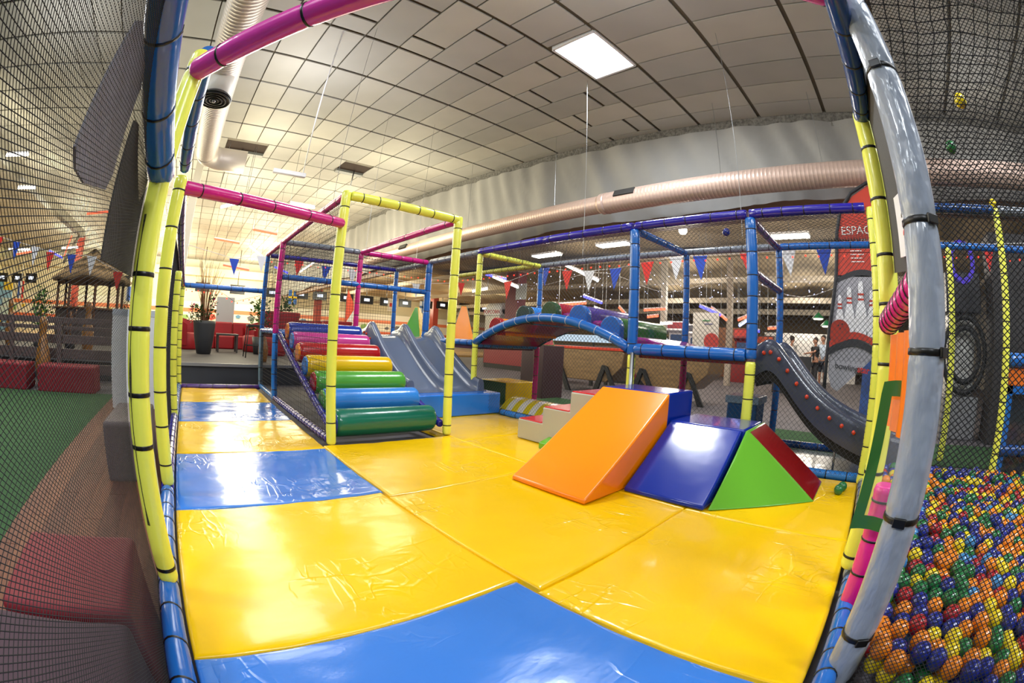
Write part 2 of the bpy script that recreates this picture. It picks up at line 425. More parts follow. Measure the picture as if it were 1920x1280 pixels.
for x0, x1 in ((0.19, 1.40), (3.8, 4.7)):
    t = thing('ceiling_vent', 'dark rectangular opening in the ceiling %s' % ('near the left duct' if x0 < 1 else 'above the stair cage'), 'vent', (x0, 11.6, 5.87))
    z = ceil_z(11.9); b = MB(); b.box((x0, 11.36, z + 0.012), (x1, 12.44, z + 0.028)); b.build('shade_sheet', mat('vent_recess_shade', '#3A2A20', rough=0.9), t)  # thin sheet; its dark colour stands in for the shaded depth of the opening
    MB().box((x0, 12.2, z - 0.06), (x1, 12.42, z + 0.012)).build('flap', mat('vent_flap', '#6E706C', rough=0.5), t)
    MB().rod((x0 + 0.55, 12.1, z), (x0 + 0.5, 12.1, z - 0.5), 0.02).build('rod', STEEL, t)

# ------------------------------------------------------------------ header wall with the grey tarpaulin, and the bay beyond it
ROCK = mat('rockwool', '#7D7A74', rough=0.95, var=0.5, vscale=18, bump=1.0, bscale=30)
hw = MB(); hw.grid(lambda u, v: (7.30 + 0.03 * noise.noise(V((u * 60, v * 3, 1))), -7 + 47 * u, ceil_z(-7 + 47 * u) + 0.05 - (0.34 + 0.05 * noise.noise(V((u * 40, 0, 0)))) * v), 160, 4)
struct(hw.build('trim_header', ROCK), 'rough grey mineral wool edge under the ceiling')
TARP = mat('tarpaulin', '#92908C', rough=0.62, var=0.12, vscale=1.2, bump=0.25, bscale=4)
def tarp(u, v):
    y = -7 + 47 * u; zt = ceil_z(y) - 0.20; zb = 3.52 + 0.04 * math.sin(y * 1.3)
    k = y * 1.15 + 0.6 * v
    f = noise.noise(V((k * 1.9, v * 0.8, 0))) * 0.10 + noise.noise(V((k * 5.5 + v * 2.0, v * 0.9, 4))) * 0.026 * (0.5 + v)
    return (7.24 + f, y, zt + (zb - zt) * v)
struct(MB().grid(tarp, 620, 16).build('wall_right', TARP), 'creased grey tarpaulin hanging from the ceiling edge above the duct')
BAYC = mat('bay_ceiling', '#B09E80', rough=0.8, var=0.3, vscale=0.6, bump=0.3, bscale=3)
bc = MB(); bc.grid(lambda u, v: (7.4 + 26.6 * u, -7.4 + 47.4 * v, 4.75 - 0.95 * u + 0.10 * math.sin(v * 95)), 10, 190)
struct(bc.build('ceiling_bay', BAYC), 'brown insulated ceiling of the lower bay')
BEAM = mat('beam_pale', '#B7AD9C', rough=0.6); BEAMD = mat('beam_brown', '#8E7565', rough=0.6)
for x, z, dz in ((12.5, 3.98, 0.22), (16.5, 3.72, 0.2), (21, 3.45, 0.25), (24.5, 3.2, 0.3)):
    struct(MB().box((x, -7, z), (x + 0.25, 40, z + dz)).build('trim_beam', BEAM), 'pale beam across the lower bay')
struct(MB().box((7.38, -7, 3.32), (7.58, 40, 3.62)).build('trim_beam', BEAMD), 'brown beam under the tarpaulin')
# outer walls
CREAM = mat('wall_cream', '#E4DCB4', rough=0.7); WGREY = mat('wall_grey', '#9C978F', rough=0.8)
struct(MB().box((-20, 39.8, FZ), (35, 40, 7.2)).build('wall_far', CREAM)); struct(MB().box((-20.2, -7.4, FZ), (-20, 40, 7.2)).build('wall_left', CREAM))
struct(MB().box((-20, -7.4, FZ), (35, -7.2, 7.2)).build('wall_near', WGREY)); struct(MB().box((34, -7.4, FZ), (34.2, 40, 7.2)).build('wall_bay', mat('wall_bay', '#8A7C68', rough=0.8)))
# bowling back: masking units with coloured bands, and a pale bulkhead over them
mk = struct(MB().box((-20, 36.0, 0.0), (33, 36.1, 2.75)).build('wall_masking', mat('masking', '#EDE8D8', rough=0.5)), 'white lane masking band with coloured stripes')
MB().box((-20, 35.95, 1.95), (33, 36.0, 2.22)).build('stripe', mat('stripe_orange', '#E8845A', rough=0.5), mk); MB().box((-20, 35.95, 0.95), (33, 36.0, 1.2)).build('stripe', mat('stripe_red', '#D86A4A', rough=0.5), mk)
random.seed(5)
for i in range(46):
    x = -19 + i * 1.15; c = random.choice(('#D84838', '#E8C83A', '#5A8AB0', '#6A6A70', '#D84838', '#8AB068'))
    b = MB(); a = random.uniform(0, 3); z = random.uniform(1.35, 1.8); r = random.uniform(0.12, 0.28)
    b.prism([(x + r * 1.5 * math.cos(a + t_ * 1.2566), 35.93, z + r * math.sin(a + t_ * 1.2566)) for t_ in range(5)], (0, 0.05, 0)); b.build('decal', mat('decal_' + c[1:], c, rough=0.5), mk)
struct(MB().box((-20, 35.4, 4.7), (7.3, 36.4, 5.3)).build('trim_bulkhead', mat('bulkhead', '#D9D0B4', rough=0.6)), 'cream bulkhead above the lanes')
struct(MB().box((-20, 36.4, 2.75), (7.3, 37.0, 6.05)).build('trim_bulkhead', mat('bulkhead2', '#E6DFC4', rough=0.6)), 'upper cream bulkhead above the lanes')
struct(MB().box((7.4, 36.2, 2.75), (33.9, 36.9, 4.6)).build('trim_bulkhead', mat('bulkhead3', '#C8BE9E', rough=0.6)), 'dull cream bulkhead over the right hand lanes')

# ------------------------------------------------------------------ ducts
DUCT = mat('duct_pink', '#C6AC9E', rough=0.38, metal=0.25); DUCTW = mat('duct_cream', '#D8CDC2', rough=0.4, metal=0.2)
def duct(t, pts, r, m, name='pipe', rib=0.07, sides=20):
    path, rad = [], []
    for a, b_ in zip(pts, pts[1:]):
        a, b_ = V(a), V(b_); n = max(2, int((b_ - a).length / rib))
        for i in range(n):
            for f, k in ((0.0, 1.0), (0.85, 1.0), (0.92, 1.010)): path.append(a + (b_ - a) * ((i + f) / n)); rad.append(r * k)
    path.append(V(pts[-1])); rad.append(r)
    return MB().sweep(path, rad, sides).build(name, m, t)
t = thing('ventilation_duct', 'long round pinkish spiral duct hanging in front of the grey tarpaulin', 'duct', (6.55, 0, 3.5))
duct(t, [(6.55, -6.5, 3.69), (6.55, 4.75, 3.69)], 0.205, DUCT); duct(t, [(6.55, 4.7, 3.69), (6.55, 16.5, 3.69)], 0.175, DUCT)
MB().sweep([(6.55, 4.62, 3.69), (6.55, 4.8, 3.69)], [0.212, 0.182], 20).build('reducer', DUCT, t)
for y in (4.15, 12.2):
    M = Matrix.Translation((6.55, y, 3.69)) @ Matrix.Rotation(math.radians(28), 4, 'Y')
    MB().box((-0.215, -0.22, -0.07), (-0.16, 0.22, 0.07), M).build('grille', mat('grille_dark', '#2E2C2A', rough=0.6), t)
for y in (0.5, 2.3, 6.0, 9.0):
    MB().rod((6.55, y, 3.88), (6.55, y, ceil_z(y)), 0.004, 4).build('hanger', STEEL, t)
t = thing('ventilation_duct', 'thinner brown duct running behind the beam under the tarpaulin', 'duct', (8.0, 0, 3.6)); duct(t, [(8.0, -6.5, 3.84), (8.0, 20, 3.84)], 0.17, mat('duct_brown', '#A88772', rough=0.45), rib=0.2, sides=12)
for y in (0.0, 5.0, 10.0, 16.0): MB().rod((8.0, y, 3.98), (8.0, y, 4.8), 0.006, 4).build('hanger', STEEL, t)
t = thing('ventilation_duct', 'wide cream spiral duct above the left side with a round diffuser', 'duct', (-0.37, 4, 4.3))
duct(t, [(-0.40, -5, 4.55), (-0.28, 9.7, 4.75)], 0.27, DUCTW); 
MB().sweep([V((-0.28 + 0.42 * (1 - math.cos(a)), 9.7 + 0.42 * math.sin(a), 4.75)) for a in [i * math.pi / 16 for i in range(9)]] + [V((0.75, 10.12, 4.75))], 0.27, 20).build('elbow', DUCTW, t)
for y in (1.5, 5.0, 9.0): MB().rod((-0.35, y, 4.8), (-0.35, y, ceil_z(y)), 0.006, 4).build('hanger', STEEL, t)
MB().sweep([(-0.30, 6.0, 4.62), (-0.30, 6.0, 4.18)], 0.20, 20).build('drop', mat('duct_white', '#E2DDD4', rough=0.4), t)
dfm = mat('diffuser_dark', '#4A4A4A', rough=0.35, metal=0.6); df = MB().lathe((-0.30, 6.0, 4.12), [(0.27, 0.0), (0.28, 0.015), (0.24, 0.05), (0.2, 0.08)], 24).build('diffuser', dfm, t)
for r in (0.07, 0.13, 0.19, 0.25):
    b = MB(); N = 24
    b.sweep([(-0.30 + r * math.cos(2 * math.pi * i / N), 6.0 + r * math.sin(2 * math.pi * i / N), 4.105) for i in range(N + 1)], 0.014, 6, False).build('ring', mat('diffuser_ring', '#1E1E1E' if r < 0.2 else '#6A6A68', rough=0.4, metal=0.4), df)
MB().ball((-0.30, 6.0, 4.10), 0.035, 8, 6).build('knob', STEEL, df)
t = MB().box((-0.52, 11.2, 0.3), (-0.30, 11.42, ceil_z(11.3))).build('roof_column', mat('column_cream', '#DAD3C6', rough=0.6), loc=(-0.4, 11.3, 0.3)); tag(t, 'slim cream roof column under the end of the left duct', 'column')
# ------------------------------------------------------------------ foam floor mats
MY = creased('mat_yellow', '#F2C000', 0.2); MBL = creased('mat_blue', '#3878CE', 0.16, 0.25)
MGR = vinyl('mat_grey', '#7C857C', rough=0.3, bump=0.2, bscale=4)
def floor_mat(x0, x1, y0, y1, m, label, zt=0.0, puff=0.006, seed=0):
    hx, hy = (x1 - x0) / 2, (y1 - y0) / 2; cx, cy = x0 + hx, y0 + hy
    e = [0, 0.004, 0.010, 0.02, 0.04, 0.07]
    def ticks(L):
        n = max(6, int((L - 0.14) / 0.035)); return e + [0.07 + (L - 0.14) * i / n for i in range(1, n)] + [L - t for t in e[::-1]]
    X, Y = ticks(2 * hx), ticks(2 * hy); b = MB()
    def z_at(u, v):
        d = min(u, 2 * hx - u, v, 2 * hy - v)
        z = -0.010 * math.exp(-d / 0.005) if d < 0.06 else 0.0
        p = V((x0 + u, y0 + v, seed))
        w_ = math.exp(-d / 0.25)
        z += puff * (noise.noise(p * 1.6) * 0.8)
        z += 0.0035 * w_ * noise.noise(V((u * 7 + seed, v * 2.2, 3))) + 0.0035 * w_ * noise.noise(V((u * 2.2, v * 7 + seed, 5)))
        rk = noise.noise(V(((u * 0.8 + v) * 4.5 + seed, (u - v) * 0.9, seed * 2)))
        z += 0.004 * max(0, 1 - abs(rk) * 5) * max(0.0, noise.noise(p * 1.1 + V((9, 2, seed))))
        return zt + z - puff * 0.5
    nx, ny = len(X), len(Y)
    for v in Y:
        for u in X: b.v.append(V((x0 + u, y0 + v, z_at(u, v))))
    for j in range(ny - 1):
        for i in range(nx - 1): a = j * nx + i; b.face((a, a + 1, a + nx + 1, a + nx), True)
    zb = zt - 0.075; ring = [(i, 0) for i in range(nx)] + [(nx - 1, j) for j in range(1, ny)] + [(i, ny - 1) for i in range(nx - 2, -1, -1)] + [(0, j) for j in range(ny - 2, 0, -1)]
    n0 = len(b.v); b.v += [V((x0 + X[i], y0 + Y[j], zb)) for i, j in ring]; K = len(ring)
    for k in range(K):
        k2 = (k + 1) % K; i, j = ring[k]; i2, j2 = ring[k2]; b.face((j * nx + i, n0 + k, n0 + k2, j2 * nx + i2), True)
    b.face(range(n0, n0 + K))
    o = b.build('foam_mat', m, loc=(cx, cy, zb)); return tag(o, label, 'mat', 'foam floor mats')
g = 0.004
floor_mat(-0.165, 1.17 - g, 0.0, 1.16 - g, MBL, 'blue vinyl floor mat at the very front, nearest the viewer', seed=1)
floor_mat(-0.165, 1.185 - g, 1.16, 2.43 - g, MY, 'yellow floor mat between the front blue mat and the next blue one', seed=2)
floor_mat(-0.165, 1.195 - g, 2.43, 3.58 - g, MBL, 'blue floor mat in the left row just before the stair cage', seed=3)
floor_mat(-0.165, 1.2 - g, 3.58, 4.82 - g, MY, 'yellow floor mat beside the netted side of the stair cage', seed=4)
floor_mat(-0.165, 1.2 - g, 4.82, 6.05 - g, MBL, 'farthest blue floor mat in the left row', seed=5)
floor_mat(-0.165, 1.2 - g, 6.05, 7.42 - g, MY, 'farthest yellow floor mat in the left row, against the purple bar', seed=6)
floor_mat(1.175, 2.52 - g, -0.09, 1.04 - g, MY, 'yellow floor mat at the front right beside the thick grey post', seed=7)
floor_mat(1.19, 2.52 - g, 1.04, 2.34 - g, MY, 'yellow floor mat in the middle, before the orange ramp', seed=8)
floor_mat(1.20, 2.55 - g, 2.34, 3.66 - g, MY, 'yellow floor mat at the foot of the roller stairs', seed=9)
floor_mat(2.52, 3.84, -0.09, 1.04 - g, MY, 'yellow floor mat under the green corner block', seed=10)
floor_mat(2.52, 3.84, 1.04, 2.34 - g, MY, 'yellow floor mat hidden under the blue blocks', seed=11)
floor_mat(2.55, 3.95, 2.34, 3.4 - g, MY, 'creased yellow floor mat beside the grey steps', seed=12, puff=0.012)
floor_mat(2.56, 3.95, 3.4, 4.6, MY, 'yellow floor mat in front of the blue landing block', seed=13, puff=0.012)
floor_mat(3.98, 5.0, -0.3, 1.04, MGR, 'dull grey green mat under the curved slide', zt=-0.01, seed=14)

# ------------------------------------------------------------------ padded frames
R, RS = 0.046, 0.042
# left fence
lf = thing('fence_frame', 'yellow and blue padded side fence along the walkway', 'play frame', (-0.2, 1.5, 0))
post(lf, -0.205, 1.58, 0.05, 2.02, 0.044, T_YEL, fr=[0.03, 0.27, 0.36, 0.47, 0.56, 0.735, 0.955], tw=1.6)
b = MB()                                       # laced slit down the first yellow sleeve
def lace(u, v):
    z = 0.30 + 1.05 * v; w_ = 0.05 + 0.13 * max(0.0, noise.noise(V((z * 5.5, 2, 0)))) * 2.2; an = -1.45 - 0.75 + (u - 0.5) * w_ * 2 + 0.08 * math.sin(z * 6); q = 0.0448
    return (-0.205 + q * math.cos(an), 1.58 + q * math.sin(an), z)
b.grid(lace, 3, 60); b.build('laced_slit', mat('lacing', '#4A4A22', rough=0.8, col2='#15150C', vscale=160), lf)
post(lf, -0.205, 2.70, 0.05, 1.86, 0.044, T_YEL, n=8)
post(lf, -0.21, 5.0, 0.0, 1.55, 0.042, T_YEL, n=9); post(lf, -0.21, 7.45, 0.0, 1.62, 0.042, T_YEL, n=12)
ptube(lf, (-0.215, 0.15, 0.02), (-0.215, 2.66, 0.02), 0.046, T_BLU, n=13); ptube(lf, (-0.215, 2.70, 0.02), (-0.215, 4.95, 0.02), 0.046, T_NAV, n=12); ptube(lf, (-0.215, 4.99, 0.02), (-0.215, 7.45, 0.02), 0.046, T_BLU, n=12)
ptube(lf, (-0.205, 1.60, 1.50), (-0.31, 0.35, 1.82), 0.056, T_BLU, n=5, label='thick blue padded rail passing close overhead')
ptube(lf, (-0.20, 2.72, 1.92), (-0.19, 1.62, 2.06), 0.042, T_BLU, n=5)
ptube(lf, (-0.20, 2.75, 1.85), (-0.21, 7.45, 1.60), 0.040, T_NAV, n=18)
ptube(lf, (-0.2, 1.56, 1.925), (1.3, -0.2, 2.21), 0.05, vinyl('tube_orchid', '#D83CA4', bscale=14), n=7, label='magenta padded rail crossing overhead')
ptube(lf, (-0.19, 2.72, 1.80), (1.27, 3.66, 1.955), 0.046, T_MAG, n=5, label='magenta padded rail from the fence to the stair cage')
ptube(lf, (-0.2, 7.47, 1.61), (1.27, 7.55, 1.61), RS, T_BLU, n=6)
ptube(lf, (-0.2, 7.47, 0.01), (1.27, 7.5, 0.01), RS, T_PUR, n=6)
net(lf, (-0.258, 1.60, -0.32), (0, -1, 0.25), (0, 0, 1), 2.0, 1.83, 0.0064, 0.0014, NETM, asp=2.2)
net(lf, (-0.25, 2.75, 0.0), (0, 1, 0), (0, 0, 1), 4.7, 1.75, 0.03, 0.004, NETM)
# stair cage
sc_ = thing('stair_cage', 'padded climbing cage with yellow front posts around the roller stairs', 'play frame', (1.9, 5, 0))
post(sc_, 1.286, 3.687, 0.0, 2.27, R, T_YEL, n=6); post(sc_, 2.565, 3.70, 0.0, 2.27, R, T_YEL, n=9)
ptube(sc_, (1.33, 3.69, 2.235), (2.565, 3.70, 2.235), R, T_YEL, n=6)
ptube(sc_, (1.286, 3.72, 2.23), (1.28, 7.55, 2.23), 0.040, T_MAG, n=11); ptube(sc_, (2.565, 3.74, 2.225), (2.555, 6.22, 2.225), 0.040, T_MAG, n=6)
post(sc_, 1.28, 6.26, 0.93, 2.25, R, T_MAG, n=6); post(sc_, 1.28, 6.26, 0.0, 0.93, R, T_LBL, n=4)
post(sc_, 1.285, 7.53, 0.97, 2.22, RS, T_BLU, n=6); post(sc_, 1.285, 7.53, 0.0, 0.97, RS, T_SLT, n=4)
ptube(sc_, (1.285, 7.5, 0.96), (1.28, 6.3, 0.96), RS, T_BLU, n=4); ptube(sc_, (1.285, 7.5, 0.03), (1.28, 6.3, 0.03), RS, T_LBL, n=5)
ptube(sc_, (1.32, 6.26, 2.23), (2.52, 6.25, 2.23), RS, T_GRY, n=6); ptube(sc_, (2.58, 6.25, 2.23), (3.77, 6.25, 2.23), RS, T_MAG, n=6)
ptube(sc_, (1.32, 6.25, 1.73), (3.77, 6.25, 1.73), RS, T_BLU, n=12)
post(sc_, 2.55, 6.25, 0.93, 2.22, RS, T_MAG, n=6); post(sc_, 2.55, 6.25, 0.0, 0.93, RS, T_BLU, n=3)
post(sc_, 3.81, 6.25, 0.0, 2.22, 0.056, T_BLU, n=7); post(sc_, 3.80, 7.42, 0.0, 2.22, RS, T_BLU, n=7)
ptube(sc_, (1.33, 7.53, 2.22), (3.76, 7.42, 2.22), RS, T_NAV, n=11); ptube(sc_, (3.81, 6.3, 2.23), (3.80, 7.4, 2.23), RS, T_GRY, n=8)
ptube(sc_, (1.285, 3.74, 0.03), (1.28, 6.2, 0.03), RS, T_NAV, n=22)
ptube(sc_, (3.81, 6.2, 0.95), (3.81, 4.93, 0.95), RS, T_BLU, n=7); ptube(sc_, (1.33, 6.25, 0.93), (3.77, 6.25, 0.93), RS, T_BLU, n=8)
ptube(sc_, (3.8, 7.42, 0.95), (1.33, 7.53, 0.95), RS, T_BLU, n=9)
DECK = vinyl('deck_red', '#8E1C2C', rough=0.2)
MB().box((1.31, 6.29, 0.86), (3.78, 7.5, 0.93)).build('deck', DECK, sc_, bev=0.01)
net(sc_, (1.27, 3.73, 0.05), (0, 1, 0), (0, 0, 1), 2.5, 2.17, 0.052, 0.0042, NETM, diag=False)
net(sc_, (1.27, 6.28, 0.05), (0, 1, 0), (0, 0, 1), 1.22, 2.15, 0.052, 0.0042, NETM, diag=False)
net(sc_, (1.3, 7.54, 0.95), (1, -0.04, 0), (0, 0, 1), 2.5, 1.25, 0.052, 0.0042, NETM, diag=False)
net(sc_, (1.3, 6.28, 2.24), (1, 0, 0), (0, 1, 0), 2.5, 1.22, 0.05, 0.0045, NETM, diag=False)
net(sc_, (1.30, 6.265, 1.75), (1, 0, 0), (0, 0, 1), 2.5, 0.48, 0.05, 0.0036, NETG, diag=False)
# bridge frame
bf = thing('bridge_frame', 'blue padded bridge deck with the long navy top rail', 'play frame', (4.4, 2.5, 0))
ptube(bf, (3.81, 6.2, 2.24), (3.81, 4.93, 2.24), RS, T_GRY, n=7)
for ya, yb in ((4.9, 3.62), (3.62, 2.36), (2.33, 1.1), (1.07, -0.06)): ptube(bf, (3.81, ya, 2.25), (3.81, yb, 2.25), R, T_NAV, n=5, ends=ya in (4.9, 2.33))
post(bf, 3.81, 4.88, 0.0, 2.21, RS, T_YEL, n=9)
ptube(bf, (3.84, 4.88, 2.22), (5.03, 4.88, 2.22), RS, T_YEL, n=4); ptube(bf, (5.06, 7.3, 2.24), (5.06, 4.92, 2.24), RS, mat('tube_olive', '#A9A840', rough=0.3), n=12)
post(bf, 5.06, 4.88, 0.93, 2.22, RS, T_BLU, n=5); post(bf, 5.06, 4.88, 0.0, 0.93, RS, T_MAG, n=3)
ptube(bf, (3.85, 4.88, 0.925), (5.03, 4.88, 0.925), RS, T_BLU, n=8)
post(bf, 3.81, 2.34, 0.93, 2.21, 0.054, T_BLU, n=5); post(bf, 3.81, 2.34, 0.0, 0.93, RS, T_YEL, n=4, label='yellow sleeve split open over the steel tube')
MB().rod((3.775, 2.31, 0.0), (3.775, 2.31, 0.95), 0.022, 8).build('steel_core', STEEL, bf)
ptube(bf, (3.85, 2.34, 2.21), (5.03, 2.32, 2.21), RS, T_BLU, n=5); post(bf, 5.06, 2.32, 0.93, 2.22, RS, T_BLU, n=7); post(bf, 5.06, 2.32, 0.0, 0.93, RS, T_MAG, n=3)
post(bf, 3.81, 1.07, 0.955, 2.21, 0.054, T_BLU, n=6); post(bf, 3.81, 1.07, 0.0, 0.93, 0.050, T_YEL, n=4)
ptube(bf, (3.85, 1.07, 2.21), (5.03, 1.07, 2.21), RS, T_PUR, n=5); ptube(bf, (3.85, 1.07, 1.72), (5.03, 1.07, 1.72), RS, T_PUR, n=6)
post(bf, 5.06, 1.07, 0.0, 2.22, RS, T_BLU, n=9)
ptube(bf, (5.06, 4.85, 2.235), (5.06, 1.1, 2.235), RS, T_GRY, n=22); ptube(bf, (5.06, 1.05, 2.235), (5.06, -3.0, 2.235), RS, T_BLU, n=16)
ptube(bf, (3.81, 2.30, 0.985), (3.81, 1.12, 0.985), 0.058, T_BLU, n=5); ptube(bf, (5.06, 2.30, 0.96), (5.06, 1.1, 0.96), RS, T_BLU, n=5)
ptube(bf, (5.06, 1.05, 0.02), (5.06, -0.3, 0.02), RS, T_DBL, n=6); ptube(bf, (5.06, 4.85, 0.02), (5.06, 1.1, 0.02), RS, T_DBL, n=10)
ptube(bf, (3.9, 1.0, 0.02), (3.9, -0.1, 0.02), RS, T_LBL, n=5); ptube(bf, (3.99, 4.45, 0.02), (3.95, 3.0, 0.02), RS, T_LBL, n=7)
MB().box((3.85, 1.12, 0.90), (5.02, 2.28, 0.975)).build('deck', DECK, bf, bev=0.01); MB().box((3.85, 4.92, 0.86), (5.02, 7.3, 0.93)).build('deck', mat('deck_plum', '#5A1E4A', rough=0.35), bf, bev=0.01)
ARC = [(4.88 - 2.5 * t_, 0.955 + 0.33 * math.sin(math.pi * t_) ** 0.85 + 0.03 * t_) for t_ in [i / 24 for i in range(25)]]
TIEW = mat('zip_tie_white', '#C8C8C8', rough=0.5)
for x, m_ in ((3.81, T_BLU), (5.06, T_DBL)):
    o = MB().sweep([(x, y, z) for y, z in ARC], 0.050, 14).build('arch_rail', m_, bf)
    for k in range(2, 24, 2):
        d_ = V((0, ARC[k + 1][0] - ARC[k - 1][0], ARC[k + 1][1] - ARC[k - 1][1])); obj_from('zip_tie', tie_mesh(TIEW), o, (x, ARC[k][0], ARC[k][1]), Q(d_), (0.049, 0.049, 0.035))
b = MB(); b.grid(lambda u, v: (3.86 + 1.15 * v, ARC[int(u * 24 + 0.001)][0], ARC[int(u * 24 + 0.001)][1] - 0.01), 24, 2); b.grid(lambda u, v: (3.86 + 1.15 * v, ARC[int(u * 24 + 0.001)][0], ARC[int(u * 24 + 0.001)][1] - 0.05), 24, 2, flip=True)
b.build('arch_deck', vinyl('deck_plum_vinyl', '#8A2460', rough=0.2), bf)
# padded humps across the arched bridge
def arc_z(y): t_ = (4.88 - y) / 2.5; return 0.955 + 0.33 * math.sin(math.pi * min(1, max(0, t_))) ** 0.85 + 0.03 * t_
for y, mc, mt in ((4.56, T_RED, T_ORG), (4.03, vinyl('vinyl_spruce', '#123A38'), T_LBL), (3.58, T_DGN, vinyl('vinyl_crimson', '#A01830')), (3.13, T_BLU, T_VIO), (2.68, T_BLU, vinyl('vinyl_mid_green', '#2C6A2E'))):
    zb = arc_z(y); prof = [(-0.125, -0.04)] + [(-0.125 * math.cos(a_), 0.075 + 0.12 * math.sin(a_)) for a_ in [i * math.pi / 14 for i in range(15)]] + [(0.125, -0.04)]
    o = MB().prism([(3.98, y + p, zb + q) for p, q in prof][::-1], (1.03, 0, 0)).build('hump', mt, bf, bev=0.012)
    for f_ in o.data.polygons: f_.use_smooth = f_.normal.x ** 2 < 0.5
    MB().prism([(3.885, y + p * 1.05, zb + q * 1.03) for p, q in prof][::-1], (0.09, 0, 0)).build('end_cap', mc, o, bev=0.012)
for ya_ in (4.29, 3.80, 3.355, 2.905):
    z = arc_z(ya_) + 0.035; MB().box((3.97, ya_ - 0.09, z - 0.06), (5.0, ya_ + 0.09, z + 0.05)).build('filler', T_PPL, bf, bev=0.04)
MB().prism([(4.0, 2.54, 1.0), (4.0, 2.54, 1.12), (4.0, 2.26, 1.10), (4.0, 1.8, 0.98)], (1.0, 0, 0)).build('filler', T_PPL, bf, bev=0.03)
net(bf, (3.79, -0.08, 0.98), (0, 1, 0), (0, 0, 1), 2.4, 1.24, 0.034, 0.0026, NETG); net(bf, (3.79, 2.36, 1.0), (0, 1, 0), (0, 0, 1), 2.5, 1.24, 0.034, 0.0026, NETG)
net(bf, (3.79, -0.08, 0.05), (0, 1, 0), (0, 0, 1), 4.9, 0.9, 0.034, 0.0026, NETG)
sg = lambda a, c: (0, 0, -0.10 * math.sin(min(1, max(0, c / 1.25)) * math.pi) * (0.6 + 0.5 * noise.noise(V((a * 1.5, 0, 0)))))
net(bf, (3.81, -0.08, 2.28), (0, 1, 0), (1, 0, 0), 7.4, 1.25, 0.048, 0.0036, NETM, sag=lambda a, c: (0.01 * noise.noise(V((a * 9, c * 9, 1))), 0.01 * noise.noise(V((a * 9, c * 9, 7))), -sg(a, c)[2]))
net(bf, (5.08, -3.0, 0.95), (0, 1, 0), (0, 0, 1), 10.3, 1.3, 0.045, 0.003, NETG)
# right wall
rw = thing('fence_frame', 'yellow padded fence between the mats and the ball pit', 'play frame', (2.8, -0.1, 0))
post(rw, 2.0, -0.118, 0.08, 2.14, 0.050, T_YEL, fr=[0.03, 0.12, 0.22, 0.44, 0.56, 0.66, 0.78, 0.90], tw=1.4); post(rw, 3.81, -0.115, 0.0, 2.25, R, T_YEL, n=11)
ptube(rw, (2.0, -0.118, 2.10), (0.85, -0.14, 2.13), 0.046, T_DBL, n=6)
ptube(rw, (0.9, -0.165, 0.015), (1.98, -0.150, 0.02), 0.044, T_BLU, n=8); ptube(rw, (2.02, -0.145, 0.02), (3.78, -0.13, 0.02), 0.042, T_GRY, n=9)
ptube(rw, (1.94, -0.11, 1.15), (1.34, -0.20, 1.24), 0.052, T_PNK, n=10, label='pink striped padded rail with many ties')
post(rw, 1.74, -0.168, -0.05, 0.55, 0.050, T_PNK, n=4)
net(rw, (2.0, -0.13, 0.1), (1, 0, 0), (0, 0, 1), 1.8, 2.1, 0.034, 0.003, NETG)
b = MB(); b.grid(lambda u, v: (1.34 + 0.62 * u, -0.205 + 0.055 * u, 1.26 + 0.86 * v + 0.10 * u), 6, 6); b.build('mesh_panel', mat('mesh_panel_grey', '#4C4A48', rough=0.85, var=0.3, vscale=240), rw)
b = MB(); b.grid(lambda u, v: (1.86 - 0.42 * u, -0.125 - 0.055 * u + 0.012 * math.sin(u * 19 + 0.4), 1.10 - 0.34 * v), 24, 4); b.build('orange_flap', vinyl('flap_orange', '#F07A12', rough=0.3), rw)
fl = thing('entrance_flap', 'green vinyl flap with a clear window at the ball pit entrance', 'flap', (1.66, -0.14, 0.4))
FG = vinyl('flap_green', '#3C7A3A', rough=0.2); CLR = mat('clear_vinyl', '#F4F8F4', rough=0.06, alpha=0.12, spec=0.8)
def flp(u, v):  # u 0 left (toward the mats) .. 1 right, v 0 top .. 1 bottom
    left = -0.088 + 0.038 * v ** 0.6; z = 0.93 - 0.53 * v
    return V((1.63 - 0.03 * math.sin(v * 3.1), left * 1.0 - (0.02 + 0.012 * v) * 0 - 0.165 * u, z + 0.008 * math.sin(u * 4)))
def strip(u0, u1, v0, v1, k=8):
    b_ = MB(); b_.grid(lambda u, v: flp(u0 + (u1 - u0) * u, v0 + (v1 - v0) * v), 3, k); b_.grid(lambda u, v: flp(u0 + (u1 - u0) * u, v0 + (v1 - v0) * v) + V((0.006, 0, 0)), 3, k, flip=True); return b_
strip(0, 0.27, 0, 1, 14).build('edge_binding', FG, fl); strip(0.27, 0.62, 0.0, 0.10).build('top_binding', FG, fl); strip(0.27, 1.0, 0.90, 1.0).build('bottom_binding', FG, fl); strip(0.9, 1.0, 0.16, 0.90, 10).build('edge_binding', FG, fl)
b = MB(); b.grid(lambda u, v: flp(0.27 + 0.63 * u, 0.12 + 0.78 * v), 4, 10); b.build('clear_window', CLR, fl)
gp = thing('gate_post', 'thick grey padded post with black belts right beside the viewer', 'post', (1.3, -0.205, FZ))
PG = vinyl('post_grey', '#98A1B0', rough=0.22, bump=1.0, bscale=16, stretch=(1, 1, 0.45)); zt = [-0.03, 0.176, 0.576, 1.029, 1.378, 1.884, 2.3]
path, rad = [], []
for i in range(200):
    z = -0.08 + 2.6 * i / 199; q = 1 + 0.025 * noise.noise(V((0, 3, z * 6)))
    for b_ in zt: q -= 0.07 * math.exp(-((z - b_) / 0.022) ** 2)
    path.append((1.3, -0.205, z)); rad.append(0.062 * q)
sl = MB().sweep(path, rad, 24).build('padded_sleeve', PG, gp)
random.seed(3)
